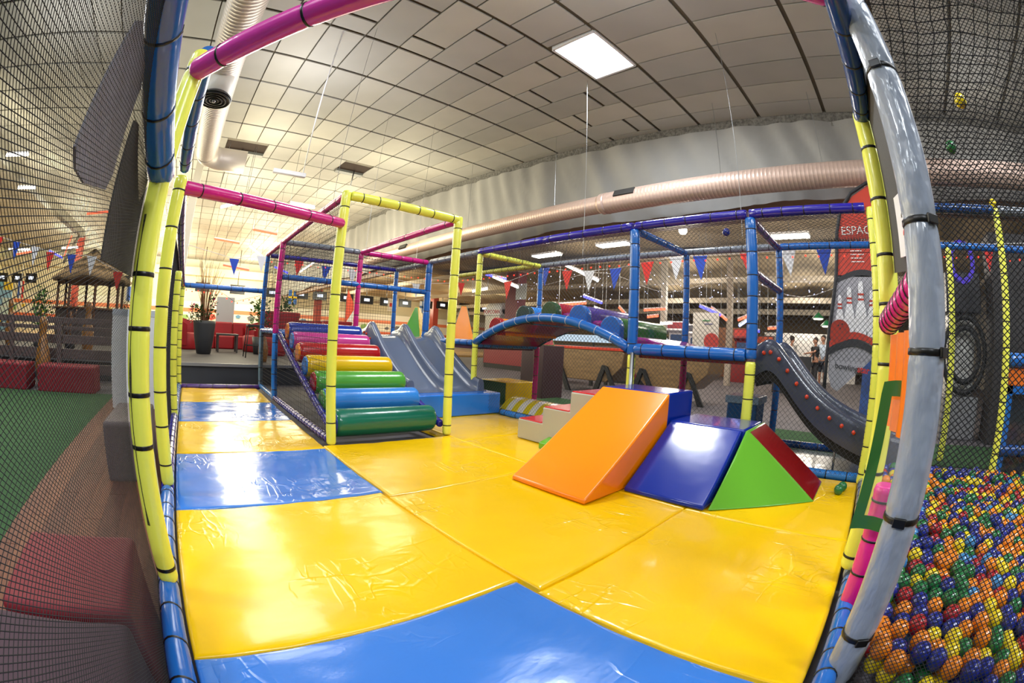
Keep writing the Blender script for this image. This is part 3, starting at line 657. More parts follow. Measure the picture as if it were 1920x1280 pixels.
for i, z in enumerate(zt):
    o = obj_from('belt', tie_mesh(TIE), sl, (1.3, -0.205, z), None, (0.0605, 0.0605, 0.11)); an = math.radians((185, 200, 170, 235, 215, 160, 190)[i])
    M = Matrix.Translation((1.3 + 0.064 * math.cos(an), -0.205 + 0.064 * math.sin(an), z)) @ Matrix.Rotation(an, 4, 'Z')
    MB().box((-0.006, -0.022, -0.014), (0.006, 0.022, 0.014), M).build('buckle', TIE, sl, bev=0.003)
for i, z in enumerate((0.55, 0.98, 1.36, 1.84)): pass

# ------------------------------------------------------------------ signs hung outside the left net
SG = mat('sign_back', '#B8B6C2', rough=0.6, alpha=0.93, var=0.15, vscale=40)
SG2 = mat('sign_dark', '#6A6866', rough=0.7, var=0.2, vscale=120)
def plate(name, pts, m, label, cat):
    b_ = MB(); b_.prism([(-0.275, y, z) for y, z in pts], (-0.006, 0, 0)); c = sum((V((-0.275, y, z)) for y, z in pts), V()) / len(pts)
    o = b_.build(name, m, loc=c, bev=0.0); return tag(o, label, cat)
plate('hanging_sign', [(0.70, 1.26), (0.74, 1.54), (0.78, 1.57), (1.0, 1.585), (1.05, 1.55), (1.06, 1.33), (1.02, 1.28), (0.82, 1.235), (0.74, 1.235)], SG, 'pale translucent sign board hung high on the left net', 'sign')
plate('hanging_sign', [(1.13, 1.14), (1.13, 1.5), (1.2, 1.52), (1.62, 1.40), (1.78, 1.52), (1.86, 1.2), (1.80, 1.16)], SG2, 'dark grey mesh sign board behind the yellow post', 'sign')
sb = thing('notice_board', 'white notice board fixed beside the pink rail at right', 'sign', (1.6, -0.17, 1.4))
b = MB(); b.prism([(1.42, -0.186, 1.32), (1.42, -0.186, 1.53), (1.66, -0.165, 1.58), (1.66, -0.165, 1.36)], (0.001, 0.006, 0)); b.build('board', WHITE, sb)
for z, c in ((1.47, '#2A2A30'), (1.44, '#D02A2A'), (1.41, '#D02A2A')): MB().box((1.50, -0.177, z), (1.60, -0.1685, z + 0.012)).build('print', mat('print_' + c[1:], c, rough=0.5), sb)
# ------------------------------------------------------------------ foam climbing blocks
BO = vinyl('block_orange', '#FF8A00', rough=0.2, bump=0.10, bscale=4); BB = vinyl('block_blue', '#0B2C96', rough=0.16, bump=0.12, bscale=4)
BG = vinyl('block_green', '#62A92B', rough=0.2, bump=0.1, bscale=4); BR = vinyl('block_red', '#8E0E12', rough=0.2, bump=0.1, bscale=4); BW = vinyl('block_grey', '#B5B3A6', rough=0.35, bump=0.3, bscale=6)
def block(name, b_, m, label, loc, bev=0.018, group=None): return tag(b_.build(name, m, loc=loc, bev=bev, seg=3), label, 'foam block', group)
block('foam_ramp', MB().prism([(2.12, 1.55, 0.0), (2.12, 1.55, 0.03), (3.16, 1.55, 0.65), (3.16, 1.55, 0.0)], (0, 0.67, 0)), BO, 'bright orange foam ramp on the yellow mats', (2.65, 1.88, 0))
block('foam_block', MB().box((3.175, 1.56, 0.0), (3.66, 2.21, 0.65)), BB, 'dark blue foam block behind the top of the orange ramp', (3.4, 1.88, 0))
block('foam_ramp', MB().prism([(2.54, 0.91, 0.0), (2.54, 0.91, 0.03), (3.17, 0.91, 0.44), (3.17, 0.91, 0.0)], (0, 0.62, 0)), BB, 'low dark blue foam ramp between the orange ramp and the green corner', (2.86, 1.2, 0))
block('foam_block', MB().box((3.185, 0.89, 0.0), (3.72, 1.54, 0.44)), BB, 'low dark blue foam block joining the ramps', (3.45, 1.2, 0))
cb_ = thing('foam_corner', 'foam corner piece with a green triangle face and a red slope', 'foam block', (3.2, 0.6, 0))
A_, B_, C_, D_, E_ = V((2.56, 0.885, 0)), V((3.14, 0.24, 0)), V((3.19, 0.86, 0.435)), V((3.70, 0.24, 0)), V((3.72, 0.86, 0.435))
b = MB(); F_, G_ = V((3.19, 0.885, 0)), V((3.72, 0.885, 0)); C2, E2 = C_ + V((0, 0.025, 0)), E_ + V((0, 0.025, 0))
n = 0; b.v = [A_, B_, D_, G_, C_, E_, C2, E2]
b.mi = 0; b.face((0, 1, 4)); b.mi = 1; b.face((1, 2, 5, 4)); b.face((2, 3, 7, 5)); b.mi = 0; b.face((3, 0, 6, 7)); b.face((0, 4, 6)); b.face((4, 5, 7, 6)); b.face((0, 3, 2, 1))
b.m[5] = 1
b.build('corner_body', [BG, BR], cb_, bev=0.014, seg=3)
stp = thing('foam_steps', 'grey foam steps with red treads behind the orange ramp', 'foam block', (3.4, 2.7, 0))
b = MB(); P_ = [(3.14, 3.24, 0), (3.14, 3.24, 0.205), (3.14, 2.90, 0.205), (3.14, 2.90, 0.37), (3.14, 2.56, 0.37), (3.14, 2.56, 0.56), (3.14, 2.23, 0.56), (3.14, 2.23, 0)]
b.prism(P_, (0.52, 0, 0)); b.build('step_body', BW, stp, bev=0.012)
for ya, yb, z in ((3.23, 2.92, 0.207), (2.89, 2.58, 0.372), (2.55, 2.24, 0.562)): MB().box((3.146, yb, z - 0.004), (3.65, ya, z + 0.008)).build('tread', vinyl('tread_red', '#C8141C'), stp, bev=0.006)
block('foam_wedge', MB().prism([(2.98, 2.62, 0), (2.98, 2.62, 0.06), (3.12, 2.62, 0.10), (3.12, 2.62, 0)], (0, 0.16, 0)), BG, 'small green foam corner peeping out behind the orange ramp', (3.05, 2.7, 0), bev=0.01)
block('landing_block', MB().box((2.62, 4.50, 0.0), (4.0, 4.98, 0.285)), vinyl('block_azure', '#2472D2', rough=0.2), 'bright blue landing block at the foot of the double slide', (3.3, 4.7, 0))
sw = thing('striped_cushion', 'rounded cushion with yellow and white stripes beside the blue block', 'cushion', (4.5, 4.2, FZ))
ys_ = [3.15 + 0.11 * i for i in range(15)]; SY, SW = vinyl('stripe_yellow', '#C9B414'), vinyl('stripe_white', '#D2CFC6')
for k, (mm, par) in enumerate(((SY, 0), (SW, 1))):
    b = MB()
    for i in range(14):
        if i % 2 == par: b.grid(lambda u, v, i=i: (4.08 + 0.86 * v, ys_[i] + 0.11 * u + 0.22 * v, FZ + 0.27 * math.sin(math.pi * (0.06 + 0.94 * v) ** 0.85) ** 0.6 * min(1, 0.35 + 6 * min(ys_[i] + 0.11 * u - 3.15, 4.69 - ys_[i] - 0.11 * u))), 3, 14, flip=True)
    b.build('stripes', mm, sw)
yb = thing('foam_cube', 'yellow and dark green foam cube near the magenta post', 'foam block', (5.2, 5.9, FZ))
b = MB(); b.v = [V(p) for p in ((4.86, 5.34, FZ), (5.50, 5.32, FZ), (5.5, 6.0, FZ), (4.88, 6.02, FZ), (4.86, 5.34, 0.31), (5.50, 5.32, 0.31), (5.5, 6.0, 0.31), (4.88, 6.02, 0.31))]
b.face((0, 1, 5, 4)); b.face((4, 5, 6, 7)); b.mi = 1; b.face((3, 0, 4, 7)); b.mi = 0; b.face((1, 2, 6, 5)); b.face((2, 3, 7, 6)); b.face((3, 2, 1, 0)); b.build('cube_body', [T_SUN, T_DGN], yb, bev=0.012)
yb = thing('foam_cube', 'small blue and yellow foam cube half hidden behind the green cube', 'foam block', (4.9, 6.9, FZ)); MB().box((4.75, 6.6, FZ), (5.1, 7.1, 0.14)).build('lower', T_ROY, yb, bev=0.01); MB().box((4.75, 6.6, 0.14), (5.1, 7.1, 0.26)).build('upper', T_SUN, yb, bev=0.01)
def pyramid(c, hb, ht, h, m1, m2, label, rot=0.0):
    t_ = thing('foam_pyramid', label, 'foam block', c); c = V(c); b_ = MB()
    def cn(i, r, z): a = rot + math.pi / 4 + i * math.pi / 2; return c + V((r * math.cos(a), r * math.sin(a), z))
    b_.v = [cn(i, hb, 0) for i in range(4)] + [cn(i, ht, h) for i in range(4)]
    for i in range(4): b_.mi = i % 2; b_.face((i, (i + 1) % 4, 4 + (i + 1) % 4, 4 + i))
    b_.face((4, 5, 6, 7)); b_.face((3, 2, 1, 0)); b_.build('pyramid_body', [m1, m2], t_, bev=0.01)
pyramid((4.10, 7.05, 0.95), 0.30, 0.05, 0.58, T_SUN, T_LGN, 'green and yellow foam pyramid behind the double slide', 0.55)
pyramid((4.40, 6.0, 0.93), 0.30, 0.07, 0.62, T_DGN, T_ORG, 'orange and green foam pyramid beside the yellow post', 0.95)
pl_ = thing('display_plinth', 'dark plinth carrying the small red and green pyramid', 'plinth', (6.4, 6.0, FZ)); MB().box((6.1, 5.7, FZ), (6.7, 6.3, 0.95)).build('plinth_body', mat('plinth_dark', '#3A2228', rough=0.5), pl_, bev=0.01)
pyramid((6.4, 6.0, 0.95), 0.3, 0.12, 0.42, T_LGN, T_RED, 'small red and green foam pyramid behind the orange hump', 0.8)

# ------------------------------------------------------------------ roller stairs
rs = thing('roller_stairs', 'flight of seven coloured foam rollers climbing to the deck', 'stairs', (1.9, 4.9, 0))
CAPS = dict(o=T_ORG, b=T_LBL, r=T_RED, g=T_LGN, n=T_ROY)
for y, z, m_, cp_, r_ in ((3.86, 0.155, T_GRN, 'n', 0.135), (4.20, 0.31, T_LBL, 'g', 0.125), (4.53, 0.455, T_LGN, 'r', 0.125), (4.88, 0.60, T_SUN, 'b', 0.125), (5.24, 0.73, T_RED, 'o', 0.125), (5.58, 0.855, vinyl('vinyl_pink', '#BE3A86'), 'b', 0.12), (5.88, 0.975, T_ROY, 'o', 0.12)):
    x0, x1 = 1.37, 2.47; e = [(0, 0.80), (0.008, 0.9), (0.025, 0.98), (0.05, 1.0)]
    pts = [(x0 + a, k) for a, k in e] + [(x0 + 0.05 + (x1 - x0 - 0.1) * i / 12, 1.0) for i in range(1, 12)] + [(x1 - a, k) for a, k in e[::-1]]
    o = MB().sweep([(x, y, z) for x, k in pts], [r_ * k for x, k in pts], 24).build('roller', m_, rs)
    MB().sweep([(x0 - 0.012, y, z), (x0 - 0.004, y, z), (x0 + 0.012, y, z)], [r_ * 0.78, r_ * 0.86, r_ * 0.9], 20).build('end_cap', CAPS[cp_], o)
for x in (1.325, 2.515): ptube(rs, (x, 3.74, 0.10), (x, 6.20, 0.93), 0.040, T_NAV, n=14)
b = MB(); b.box((1.37, 3.86, 0.06), (2.47, 3.9, 0.1)); b.build('tie_rail', T_NAV, rs)

# ------------------------------------------------------------------ double wave slide
SLG = vinyl('slide_grey', '#5F6A80', rough=0.16, bump=0.05, bscale=3)
ds = thing('double_slide', 'grey blue double slide with three rounded side walls', 'slide', (3.25, 5.5, 0.25))
prof = [(6.30, 0.99), (6.12, 0.985), (5.98, 0.955), (5.82, 0.87), (5.62, 0.735), (5.42, 0.60), (5.22, 0.475), (5.04, 0.375), (4.88, 0.31), (4.72, 0.29)]
def cr_(P, t):
    n = len(P) - 1; s = min(max(t, 0), 0.9999) * n; i = int(s); f = s - i; p = [P[max(i - 1, 0)], P[i], P[min(i + 1, n)], P[min(i + 2, n)]]
    return [0.5 * ((2 * p[1][k]) + (-p[0][k] + p[2][k]) * f + (2 * p[0][k] - 5 * p[1][k] + 4 * p[2][k] - p[3][k]) * f * f + (-p[0][k] + 3 * p[1][k] - 3 * p[2][k] + p[3][k]) * f ** 3) for k in range(2)]
WALLS = (2.70, 3.26, 3.82)
def wall_h(t):  # side wall height above the lane along the slide
    return 0.06 + 0.12 * math.exp(-((t - 0.24) / 0.14) ** 2) + 0.13 * min(1, max(0, (t - 0.12) / 0.3)) * (1 - 0.25 * max(0, t - 0.8) / 0.2)
xs_ = []
for i, xw in enumerate(WALLS):
    for k in (-0.060, -0.052, -0.042, -0.025, 0, 0.025, 0.042, 0.052, 0.060, 0.10): xs_.append(xw + k)
    if i < 2: xs_ += [xw + 0.18, xw + 0.28, xw + 0.38, xw + 0.46]
xs_ = sorted(xs_)
def surf(x, t):
    y, z = cr_(prof, t); h = 0.0
    for xw in WALLS:
        d_ = abs(x - xw)
        if d_ < 0.061: h = max(h, wall_h(t) * max(0.0, 1 - (d_ / 0.060) ** 4) ** 0.5)
        elif d_ < 0.2: h = max(h, 0.02 * (1 - (d_ - 0.06) / 0.14) ** 2)
    return V((x, y, z + h))
b = MB(); NX, NT = len(xs_), 60
for j in range(NT + 1):
    for x in xs_: b.v.append(surf(x, j / NT))
for j in range(NT):
    for i in range(NX - 1): a = j * NX + i; b.face((a, a + NX, a + NX + 1, a + 1), True)
n0 = len(b.v)                                   # skirts
for j in range(NT + 1):
    for x in (xs_[0], xs_[-1]): y, z = cr_(prof, j / NT); b.v.append(V((x, y, z - 0.10)))
for j in range(NT):
    b.face((j * NX, n0 + 2 * j, n0 + 2 * j + 2, (j + 1) * NX), True); b.face((j * NX + NX - 1, (j + 1) * NX + NX - 1, n0 + 2 * j + 3, n0 + 2 * j + 1), True)
n1 = len(b.v); y, z = cr_(prof, 1.0)
for x in xs_: b.v.append(V((x, y - 0.002, z - 0.02)))
for i in range(NX - 1): b.face((NT * NX + i, n1 + i, n1 + i + 1, NT * NX + i + 1))
b.build('slide_shell', SLG, ds)
BOLT = vinyl('bolt_red', '#E0401C')
for t_ in (0.12, 0.2, 0.3):
    y, z = cr_(prof, t_); MB().ball((2.635, y, z + 0.03), 0.018, 8, 6).build('bolt_cap', BOLT, ds)

# ------------------------------------------------------------------ curved single slide
cs = thing('curved_slide', 'dark grey curved slide with red bolt caps along its side', 'slide', (4.3, 0.4, 0.2))
SLD = vinyl('slide_slate', '#41475A', rough=0.22, bump=0.05, bscale=3); SLU = mat('slide_underside', '#15130F', rough=0.8)
pr2 = [(1.06, 0.93), (0.95, 0.99), (0.86, 0.96), (0.76, 0.86), (0.64, 0.73), (0.50, 0.60), (0.34, 0.49), (0.16, 0.405), (-0.04, 0.335), (-0.30, 0.27), (-0.6, 0.23)]
SX0, SX1 = 3.94, 4.74
def wh2(t): return 0.17 - 0.02 * t
def s2(x, t):
    y, z = cr_(pr2, t); h = 0.0
    for xw in (SX0 + 0.06, SX1 - 0.06):
        d_ = abs(x - xw)
        if d_ < 0.061: h = max(h, wh2(t) * max(0.0, 1 - (d_ / 0.060) ** 4) ** 0.5)
    return V((x, y, z + h - 0.02))
xs2 = sorted([SX0 + 0.06 + k for k in (-0.06, -0.052, -0.04, -0.02, 0, 0.02, 0.04, 0.052, 0.06)] + [SX1 - 0.06 + k for k in (-0.06, -0.052, -0.04, -0.02, 0, 0.02, 0.04, 0.052, 0.06)] + [SX0 + 0.2, SX0 + 0.3, SX0 + 0.4, SX0 + 0.5, SX0 + 0.6])
b = MB(); NX = len(xs2)
for j in range(NT + 1):
    for x in xs2: b.v.append(s2(x, j / NT))
for j in range(NT):
    for i in range(NX - 1): a = j * NX + i; b.face((a, a + NX, a + NX + 1, a + 1), True)
n0 = len(b.v)
for j in range(NT + 1):
    y, z = cr_(pr2, j / NT)
    for x in (xs2[0], xs2[-1]): b.v.append(V((x, y, z - 0.13)))
for j in range(NT):
    b.face((j * NX, n0 + 2 * j, n0 + 2 * j + 2, (j + 1) * NX), True); b.face((j * NX + NX - 1, (j + 1) * NX + NX - 1, n0 + 2 * j + 3, n0 + 2 * j + 1), True)
b.build('slide_shell', SLD, cs)
b = MB(); b.grid(lambda u, v: (SX0 + 0.015 + 0.77 * v, cr_(pr2, u)[0], cr_(pr2, u)[1] - 0.095), 40, 2); b.grid(lambda u, v: (SX0 + 0.015 + 0.77 * v, cr_(pr2, u)[0] - 0.02, cr_(pr2, u)[1] - 0.22), 40, 2, flip=True)
b.grid(lambda u, v: (SX0 + 0.015, cr_(pr2, u)[0] - 0.02 * v, cr_(pr2, u)[1] - 0.095 - 0.125 * v), 40, 1, flip=True); b.build('underside', SLU, cs)
for k, t_ in enumerate((0.075, 0.14, 0.235, 0.32, 0.40, 0.48, 0.555, 0.63, 0.70, 0.765, 0.835)):
    y, z = cr_(pr2, t_); MB().ball((SX0 - 0.006, y, z + 0.035), 0.020, 8, 6).build('bolt_cap', BOLT, cs)
MB().rod((4.0, 0.18, FZ), (4.0, 0.2, 0.33), 0.012, 8).build('prop', STEEL, cs)

# ------------------------------------------------------------------ ball pit
pit = thing('ball_pit_frame', 'ball pit frame with yellow posts and blue bars at far right', 'play frame', (3.5, -1.2, 0))
post(pit, 3.82, -1.47, 0.0, 2.26, 0.040, T_YEL, n=11); post(pit, 5.06, -1.14, 0.0, 2.22, RS, T_YEL, n=11)
ptube(pit, (3.82, -0.2, 2.25), (3.82, -1.44, 2.25), RS, T_DBL, n=7); ptube(pit, (3.82, -1.5, 2.25), (3.82, -3.6, 2.25), RS, T_GRY, n=8)
ptube(pit, (3.84, -1.52, 1.06), (3.84, -3.4, 1.06), 0.06, T_BLU, n=4); ptube(pit, (3.84, -1.5, 0.35), (3.84, -3.4, 0.35), 0.05, T_DBL, n=4)
MB().box((3.83, -3.4, 0.86), (3.87, -1.53, 1.0)).build('orange_panel', vinyl('panel_orange', '#D86A14', rough=0.4), pit, bev=0.01)
b = MB()
for a_, c_ in (((3.82, -1.58, 0.05), (3.86, -1.50, 0.86)), ((3.82, -3.4, 0.80), (3.86, -1.5, 0.86)), ((3.82, -3.4, 0.05), (3.86, -1.5, 0.12))): b.box(a_, c_)
b.build('blue_border', T_BLU, pit); MB().box((3.86, -3.4, 0.12), (3.88, -1.58, 0.8)).build('dark_window', mat('dark_pane', '#2A2D36', rough=0.08, spec=0.8), pit)
PADG = vinyl('pad_green', '#21401F', rough=0.4)
MB().box((3.9, -1.5, -0.08), (3.96, -0.2, 0.14)).build('end_wall', PADG, pit, bev=0.01); MB().box((1.25, -0.28, -0.35), (3.9, -0.25, 0.0)).build('side_wall', PIT_DARK, pit)
MB().box((0.2, -3.6, -0.36), (3.9, -0.25, -0.34)).build('pit_floor', PIT_DARK, pit)
net(pit, (1.20, -0.255, -0.05), (-0.36, -1, 0), (0, 0, 1), 2.6, 2.35, 0.0118, 0.0028, NETM, asp=1.3)
sgp = lambda a, c: (0.03 * noise.noise(V((a * 5, c * 5, 1))), 0.03 * noise.noise(V((a * 5, c * 5, 5))), 0.05 * noise.noise(V((a * 1.2, c * 1.2, 9))))
net(pit, (0.4, -3.4, 2.20), (1, 0, 0), (0, 1, 0), 3.45, 3.15, 0.075, 0.006, NETM, diag=False, sag=sgp)
net(pit, (3.84, -3.4, 1.1), (0, 1, 0), (0, 0, 1), 3.2, 1.15, 0.04, 0.003, NETM)
net(pit, (3.88, -1.47, 0.1), (0, 1, 0), (0, 0, 1), 1.3, 1.0, 0.04, 0.003, NETM)
BC = [('blue', '#18267E', 0.28), ('orange', '#D87A10', 0.24), ('green', '#1A6834', 0.21), ('yellow', '#D8C010', 0.14), ('red', '#9A181E', 0.10), ('light blue', '#3478AC', 0.03)]
RB = 0.042; bmesh_ = {}
for n_, c_, w_ in BC: bmesh_[n_] = MB().ball((0, 0, 0), RB, 14, 9).mesh('ball', vinyl('ball_' + n_.replace(' ', '_'), c_, rough=0.25, bump=0.0), V((0, 0, 0)))
random.seed(11); balls = []
for layer in range(3):
    ny_ = 0
    y = -0.315
    while y > -3.3:
        x = 0.60 + (0.042 if ny_ % 2 else 0) + 0.02 * layer
        while x < 3.86:
            hh = 0.045 * noise.noise(V((x * 1.4, y * 1.4, 2))) + 0.02 * noise.noise(V((x * 5, y * 5, 4)))
            if x > 1.27 - 0.36 * (-y - 0.25): balls.append((x + random.uniform(-0.014, 0.014), y + random.uniform(-0.014, 0.014), 0.15 + hh + random.uniform(-0.016, 0.016) - 0.06 * layer, random.choices([q[0] for q in BC], [q[2] for q in BC])[0], layer))
            x += 0.084
        y -= 0.075; ny_ += 1
def pit_rank(q): return (q[4] > 0, math.hypot(q[0], q[1]) if -q[1] < q[0] * 0.62 + 0.25 and -q[1] > 0.155 * q[0] else 99)
balls.sort(key=pit_rank); rest = {n_: MB() for n_, c_, w_ in BC}
for i, (x, y, z, n_, l_) in enumerate(balls):
    if i < 300: tag(obj_from('pit_ball', bmesh_[n_], None, (x, y, z)), 'small glossy %s plastic ball in the ball pit' % n_, 'ball', '%s balls in the pit' % n_)
    elif l_ < 2: rest[n_].ball((x, y, z), RB, 9, 6)
for n_, c_, w_ in BC:
    if rest[n_].v: tag(rest[n_].build('pit_balls', MATS['ball_' + n_.replace(' ', '_')]), 'the many farther %s balls filling the ball pit' % n_, 'balls', kind='stuff')
for p, n_, lb in (((2.08, -0.77, 2.245), 'yellow', 'yellow ball resting on the net above the ball pit'), ((2.6, -0.76, 2.23), 'green', 'green ball resting on the net above the ball pit'), ((3.85, -1.47, 2.32), 'yellow', 'yellow ball on top of the far ball pit post'), ((4.24, 1.47, 2.22), 'blue', 'blue ball caught in the net over the bridge'), ((3.42, 0.07, 0.034), 'green', 'green ball lying on the mat by the red slope'), ((3.52, 0.045, 0.034), 'green', 'second green ball on the mat, just behind the first')):
    tag(obj_from('loose_ball', bmesh_[n_], None, p), lb, 'ball')
# ------------------------------------------------------------------ beside the left fence
def box_thing(name, a, c, m, label, cat, bev=0.02, group=None):
    o = MB().box(a, c).build(name, m, loc=((a[0] + c[0]) / 2, (a[1] + c[1]) / 2, a[2]), bev=bev, seg=3); return tag(o, label, cat, group)
OTR = vinyl('ottoman_red', '#741C26', rough=0.6, coat=0.0, spec=0.25); OTM = vinyl('ottoman_mauve', '#4A3840', rough=0.7, coat=0.0, spec=0.15); OTG = vinyl('ottoman_grey', '#665A5E', rough=0.5, coat=0.0, spec=0.25)
box_thing('ottoman', (-0.76, 0.99, FZ), (-0.285, 1.46, 0.30), OTR, 'dark red cube stool seen through the near left net', 'stool', 0.03)
box_thing('ottoman', (-0.76, 0.42, FZ), (-0.285, 0.96, 0.30), OTM, 'mauve cube stool in the bottom left corner', 'stool', 0.03)
box_thing('ottoman', (-0.72, 3.08, FZ), (-0.36, 3.86, 0.34), OTG, 'grey bench block beside the yellow fence posts', 'stool', 0.03)
box_thing('ottoman', (-2.85, 6.85, FZ), (-1.70, 7.35, 0.31), OTR, 'long red bench block before the dark wooden fence', 'stool', 0.03)
box_thing('ottoman', (-4.40, 6.85, FZ), (-3.10, 7.35, 0.31), OTR, 'red bench block at the far left edge before the fence', 'stool', 0.03)
wp = thing('partition', 'white standing partition behind the first yellow post', 'partition', (-0.7, 5.85, FZ)); MB().box((-1.17, 5.83, FZ), (-0.30, 5.88, 1.13)).build('panel', WHITE, wp, bev=0.005); MB().box((-1.175, 5.825, 1.06), (-0.295, 5.885, 1.135)).build('top_rail', mat('panel_rim', '#C4CAD4', rough=0.4), wp)
fw = thing('wooden_fence', 'dark stained wooden rail fence along the lounge', 'fence', (-2.8, 7.8, FZ)); DW = mat('fence_wood', '#5A4A48', rough=0.5, var=0.35, vscale=4, stretch=(1, 8, 8))
for z0, z1 in ((0.90, 1.0), (0.80, 0.86), (0.58, 0.72), (0.34, 0.50), (0.10, 0.26)): MB().box((-9.0, 7.76, z0), (-1.25, 7.80, z1)).build('rail', DW, fw, bev=0.006)
for x in (-8.2, -7.0, -5.9, -4.85, -3.85, -2.68, -1.33): MB().box((x - 0.05, 7.70, FZ), (x + 0.05, 7.77, 0.95)).build('fence_post', DW, fw, bev=0.006)
PINW = mat('pin_wood', '#8A5A22', rough=0.4, var=0.4, vscale=5, stretch=(3, 3, 0.8), coat=0.2)
def pin(c, h, label):
    p = [(0.30, 0), (0.34, 0.02), (0.42, 0.12), (0.5, 0.28), (0.48, 0.42), (0.36, 0.58), (0.24, 0.70), (0.21, 0.78), (0.26, 0.88), (0.25, 0.95), (0.15, 0.99), (0.02, 1.0)]
    o = MB().lathe(c, [(r * h * 0.31, z * h) for r, z in p], 14).build('wooden_pin', PINW, loc=c); return tag(o, label, 'sculpture')
pin((-2.95, 7.45, FZ), 1.08, 'carved wooden bowling pin between the two red benches'); pin((-4.75, 9.4, 0.3), 1.02, 'wooden bowling pin at far left behind the fence'); pin((-2.5, 9.4, 0.3), 1.03, 'wooden bowling pin in front of the thatched hut')
pin((1.62, 9.2, 0.3), 0.72, 'wooden bowling pin behind the grey stair post'); pin((3.75, 10.8, 0.3), 1.05, 'wooden bowling pin behind the top of the double slide'); pin((7.2, 11.2, FZ), 1.15, 'wooden bowling pin by the red counter'); 
# thatched hut
hu = thing('thatched_hut', 'round bar hut with a shaggy thatched roof', 'hut', (-4.35, 16, 0.3)); TH = mat('thatch', '#9A8268', rough=0.95, var=0.45, vscale=30, bump=1.0, bscale=60, stretch=(1, 1, 0.3)); HW = mat('hut_wood', '#5A3826', rough=0.6); H0 = V((-4.3, 16.2, 0))
random.seed(21)
b = MB(); N = 40
for k, (r0, r1, z0, z1) in enumerate(((0.05, 0.75, 3.35, 2.85), (0.62, 1.25, 2.95, 2.58), (1.1, 1.75, 2.68, 2.25))):
    n0 = len(b.v)
    for i in range(N):
        a = 2 * math.pi * i / N; q = random.uniform(-0.05, 0.05)
        b.v += [H0 + V((r0 * math.cos(a), r0 * math.sin(a), z0)), H0 + V((r1 * (1 + q * .4) * math.cos(a), r1 * (1 + q * .4) * math.sin(a), z1 + q)), H0 + V((r1 * 0.96 * math.cos(a), r1 * 0.96 * math.sin(a), z1 - 0.06 + q))]
    for i in range(N):
        j = (i + 1) % N; b.face((n0 + 3 * i, n0 + 3 * i + 1, n0 + 3 * j + 1, n0 + 3 * j), True); b.face((n0 + 3 * i + 1, n0 + 3 * i + 2, n0 + 3 * j + 2, n0 + 3 * j + 1)); b.face((n0 + 3 * i + 2, n0 + 3 * i, n0 + 3 * j, n0 + 3 * j + 2))
b.build('thatch_roof', TH, hu)
for i in range(8):
    a = 2 * math.pi * (i + 0.5) / 8; p = H0 + V((1.42 * math.cos(a), 1.42 * math.sin(a), 0)); MB().rod(p + V((0, 0, 0.3)), p + V((0, 0, 2.36)), 0.06, 8).build('hut_post', HW, hu)
MB().lathe(H0, [(1.46, 0.3), (1.46, 1.28)], 24, False).build('counter_front', mat('hut_reed', '#4A4248', rough=0.8, var=0.3, vscale=20, stretch=(1, 1, 0.1)), hu); MB().lathe(H0, [(1.5, 1.28), (1.56, 1.29), (1.56, 1.34), (1.5, 1.35)], 24).build('counter_top', HW, hu)
# lounge furniture on the podium
SR = mat('sofa_red', '#960C1A', rough=0.55, var=0.15, vscale=3)
pl = thing('planter', 'tall tapered black planter with reeds and pink flowers', 'planter', (0.35, 11.3, 0.3)); PB_ = mat('planter_black', '#2B2C30', rough=0.5)
MB().lathe((0.35, 11.3, 0.3), [(0.17, 0), (0.2, 0.02), (0.27, 0.4), (0.305, 0.72), (0.31, 0.8), (0.28, 0.8), (0.27, 0.74)], 20).build('pot', PB_, pl)
def foliage(t, c, r, h, n, m, seed, leaf=0.09, name='foliage'):
    random.seed(seed); b_ = MB(); c = V(c)
    for _ in range(n):
        a, q, z = random.uniform(0, 6.283), r * random.random() ** 0.6, random.uniform(0, 1); p = c + V((q * math.cos(a) * (1.1 - 0.5 * z), q * math.sin(a) * (1.1 - 0.5 * z), h * z))
        d_ = V((random.gauss(0, 1), random.gauss(0, 1), random.gauss(0.2, 0.7))).normalized(); s_ = d_.cross(V((random.random(), random.random(), 1))).normalized(); L_ = leaf * random.uniform(0.7, 1.4)
        b_.quad(p, p + d_ * L_ * 0.5 + s_ * L_ * 0.22, p + d_ * L_, p + d_ * L_ * 0.5 - s_ * L_ * 0.22)
    o_ = b_.build(name, m, t); o_['kind'] = 'stuff'; return o_
LEAF = mat('leaf', '#2F5A22', rough=0.5, col2='#4A7A30', vscale=9); LEAFD = mat('leaf_dark', '#24421E', rough=0.5, col2='#35602C', vscale=9); REED = mat('reed', '#7A5236', rough=0.7); PINK = mat('petal', '#B8306A', rough=0.5)
foliage(pl, (0.12, 11.2, 1.05), 0.26, 0.38, 170, LEAFD, 2); foliage(pl, (0.0, 11.15, 1.25), 0.1, 0.22, 26, PINK, 3, 0.07, 'flowers'); foliage(pl, (0.52, 11.2, 1.15), 0.16, 0.55, 80, LEAFD, 4); foliage(pl, (0.55, 11.1, 1.45), 0.07, 0.2, 14, PINK, 5, 0.07, 'flowers')
random.seed(9); b = MB()
for i in range(42):
    a = random.uniform(0, 6.28); q = random.uniform(0.02, 0.12); s_ = random.uniform(0.1, 0.42); h = random.uniform(0.9, 1.55); p0 = V((0.35 + q * math.cos(a), 11.3 + q * math.sin(a), 1.05))
    b.sweep([p0, p0 + V((s_ * 0.35 * math.cos(a), s_ * 0.35 * math.sin(a), h * 0.55)), p0 + V((s_ * math.cos(a), s_ * math.sin(a), h))], [0.010, 0.007, 0.004], 4, False)
b.build('reeds', REED, pl)
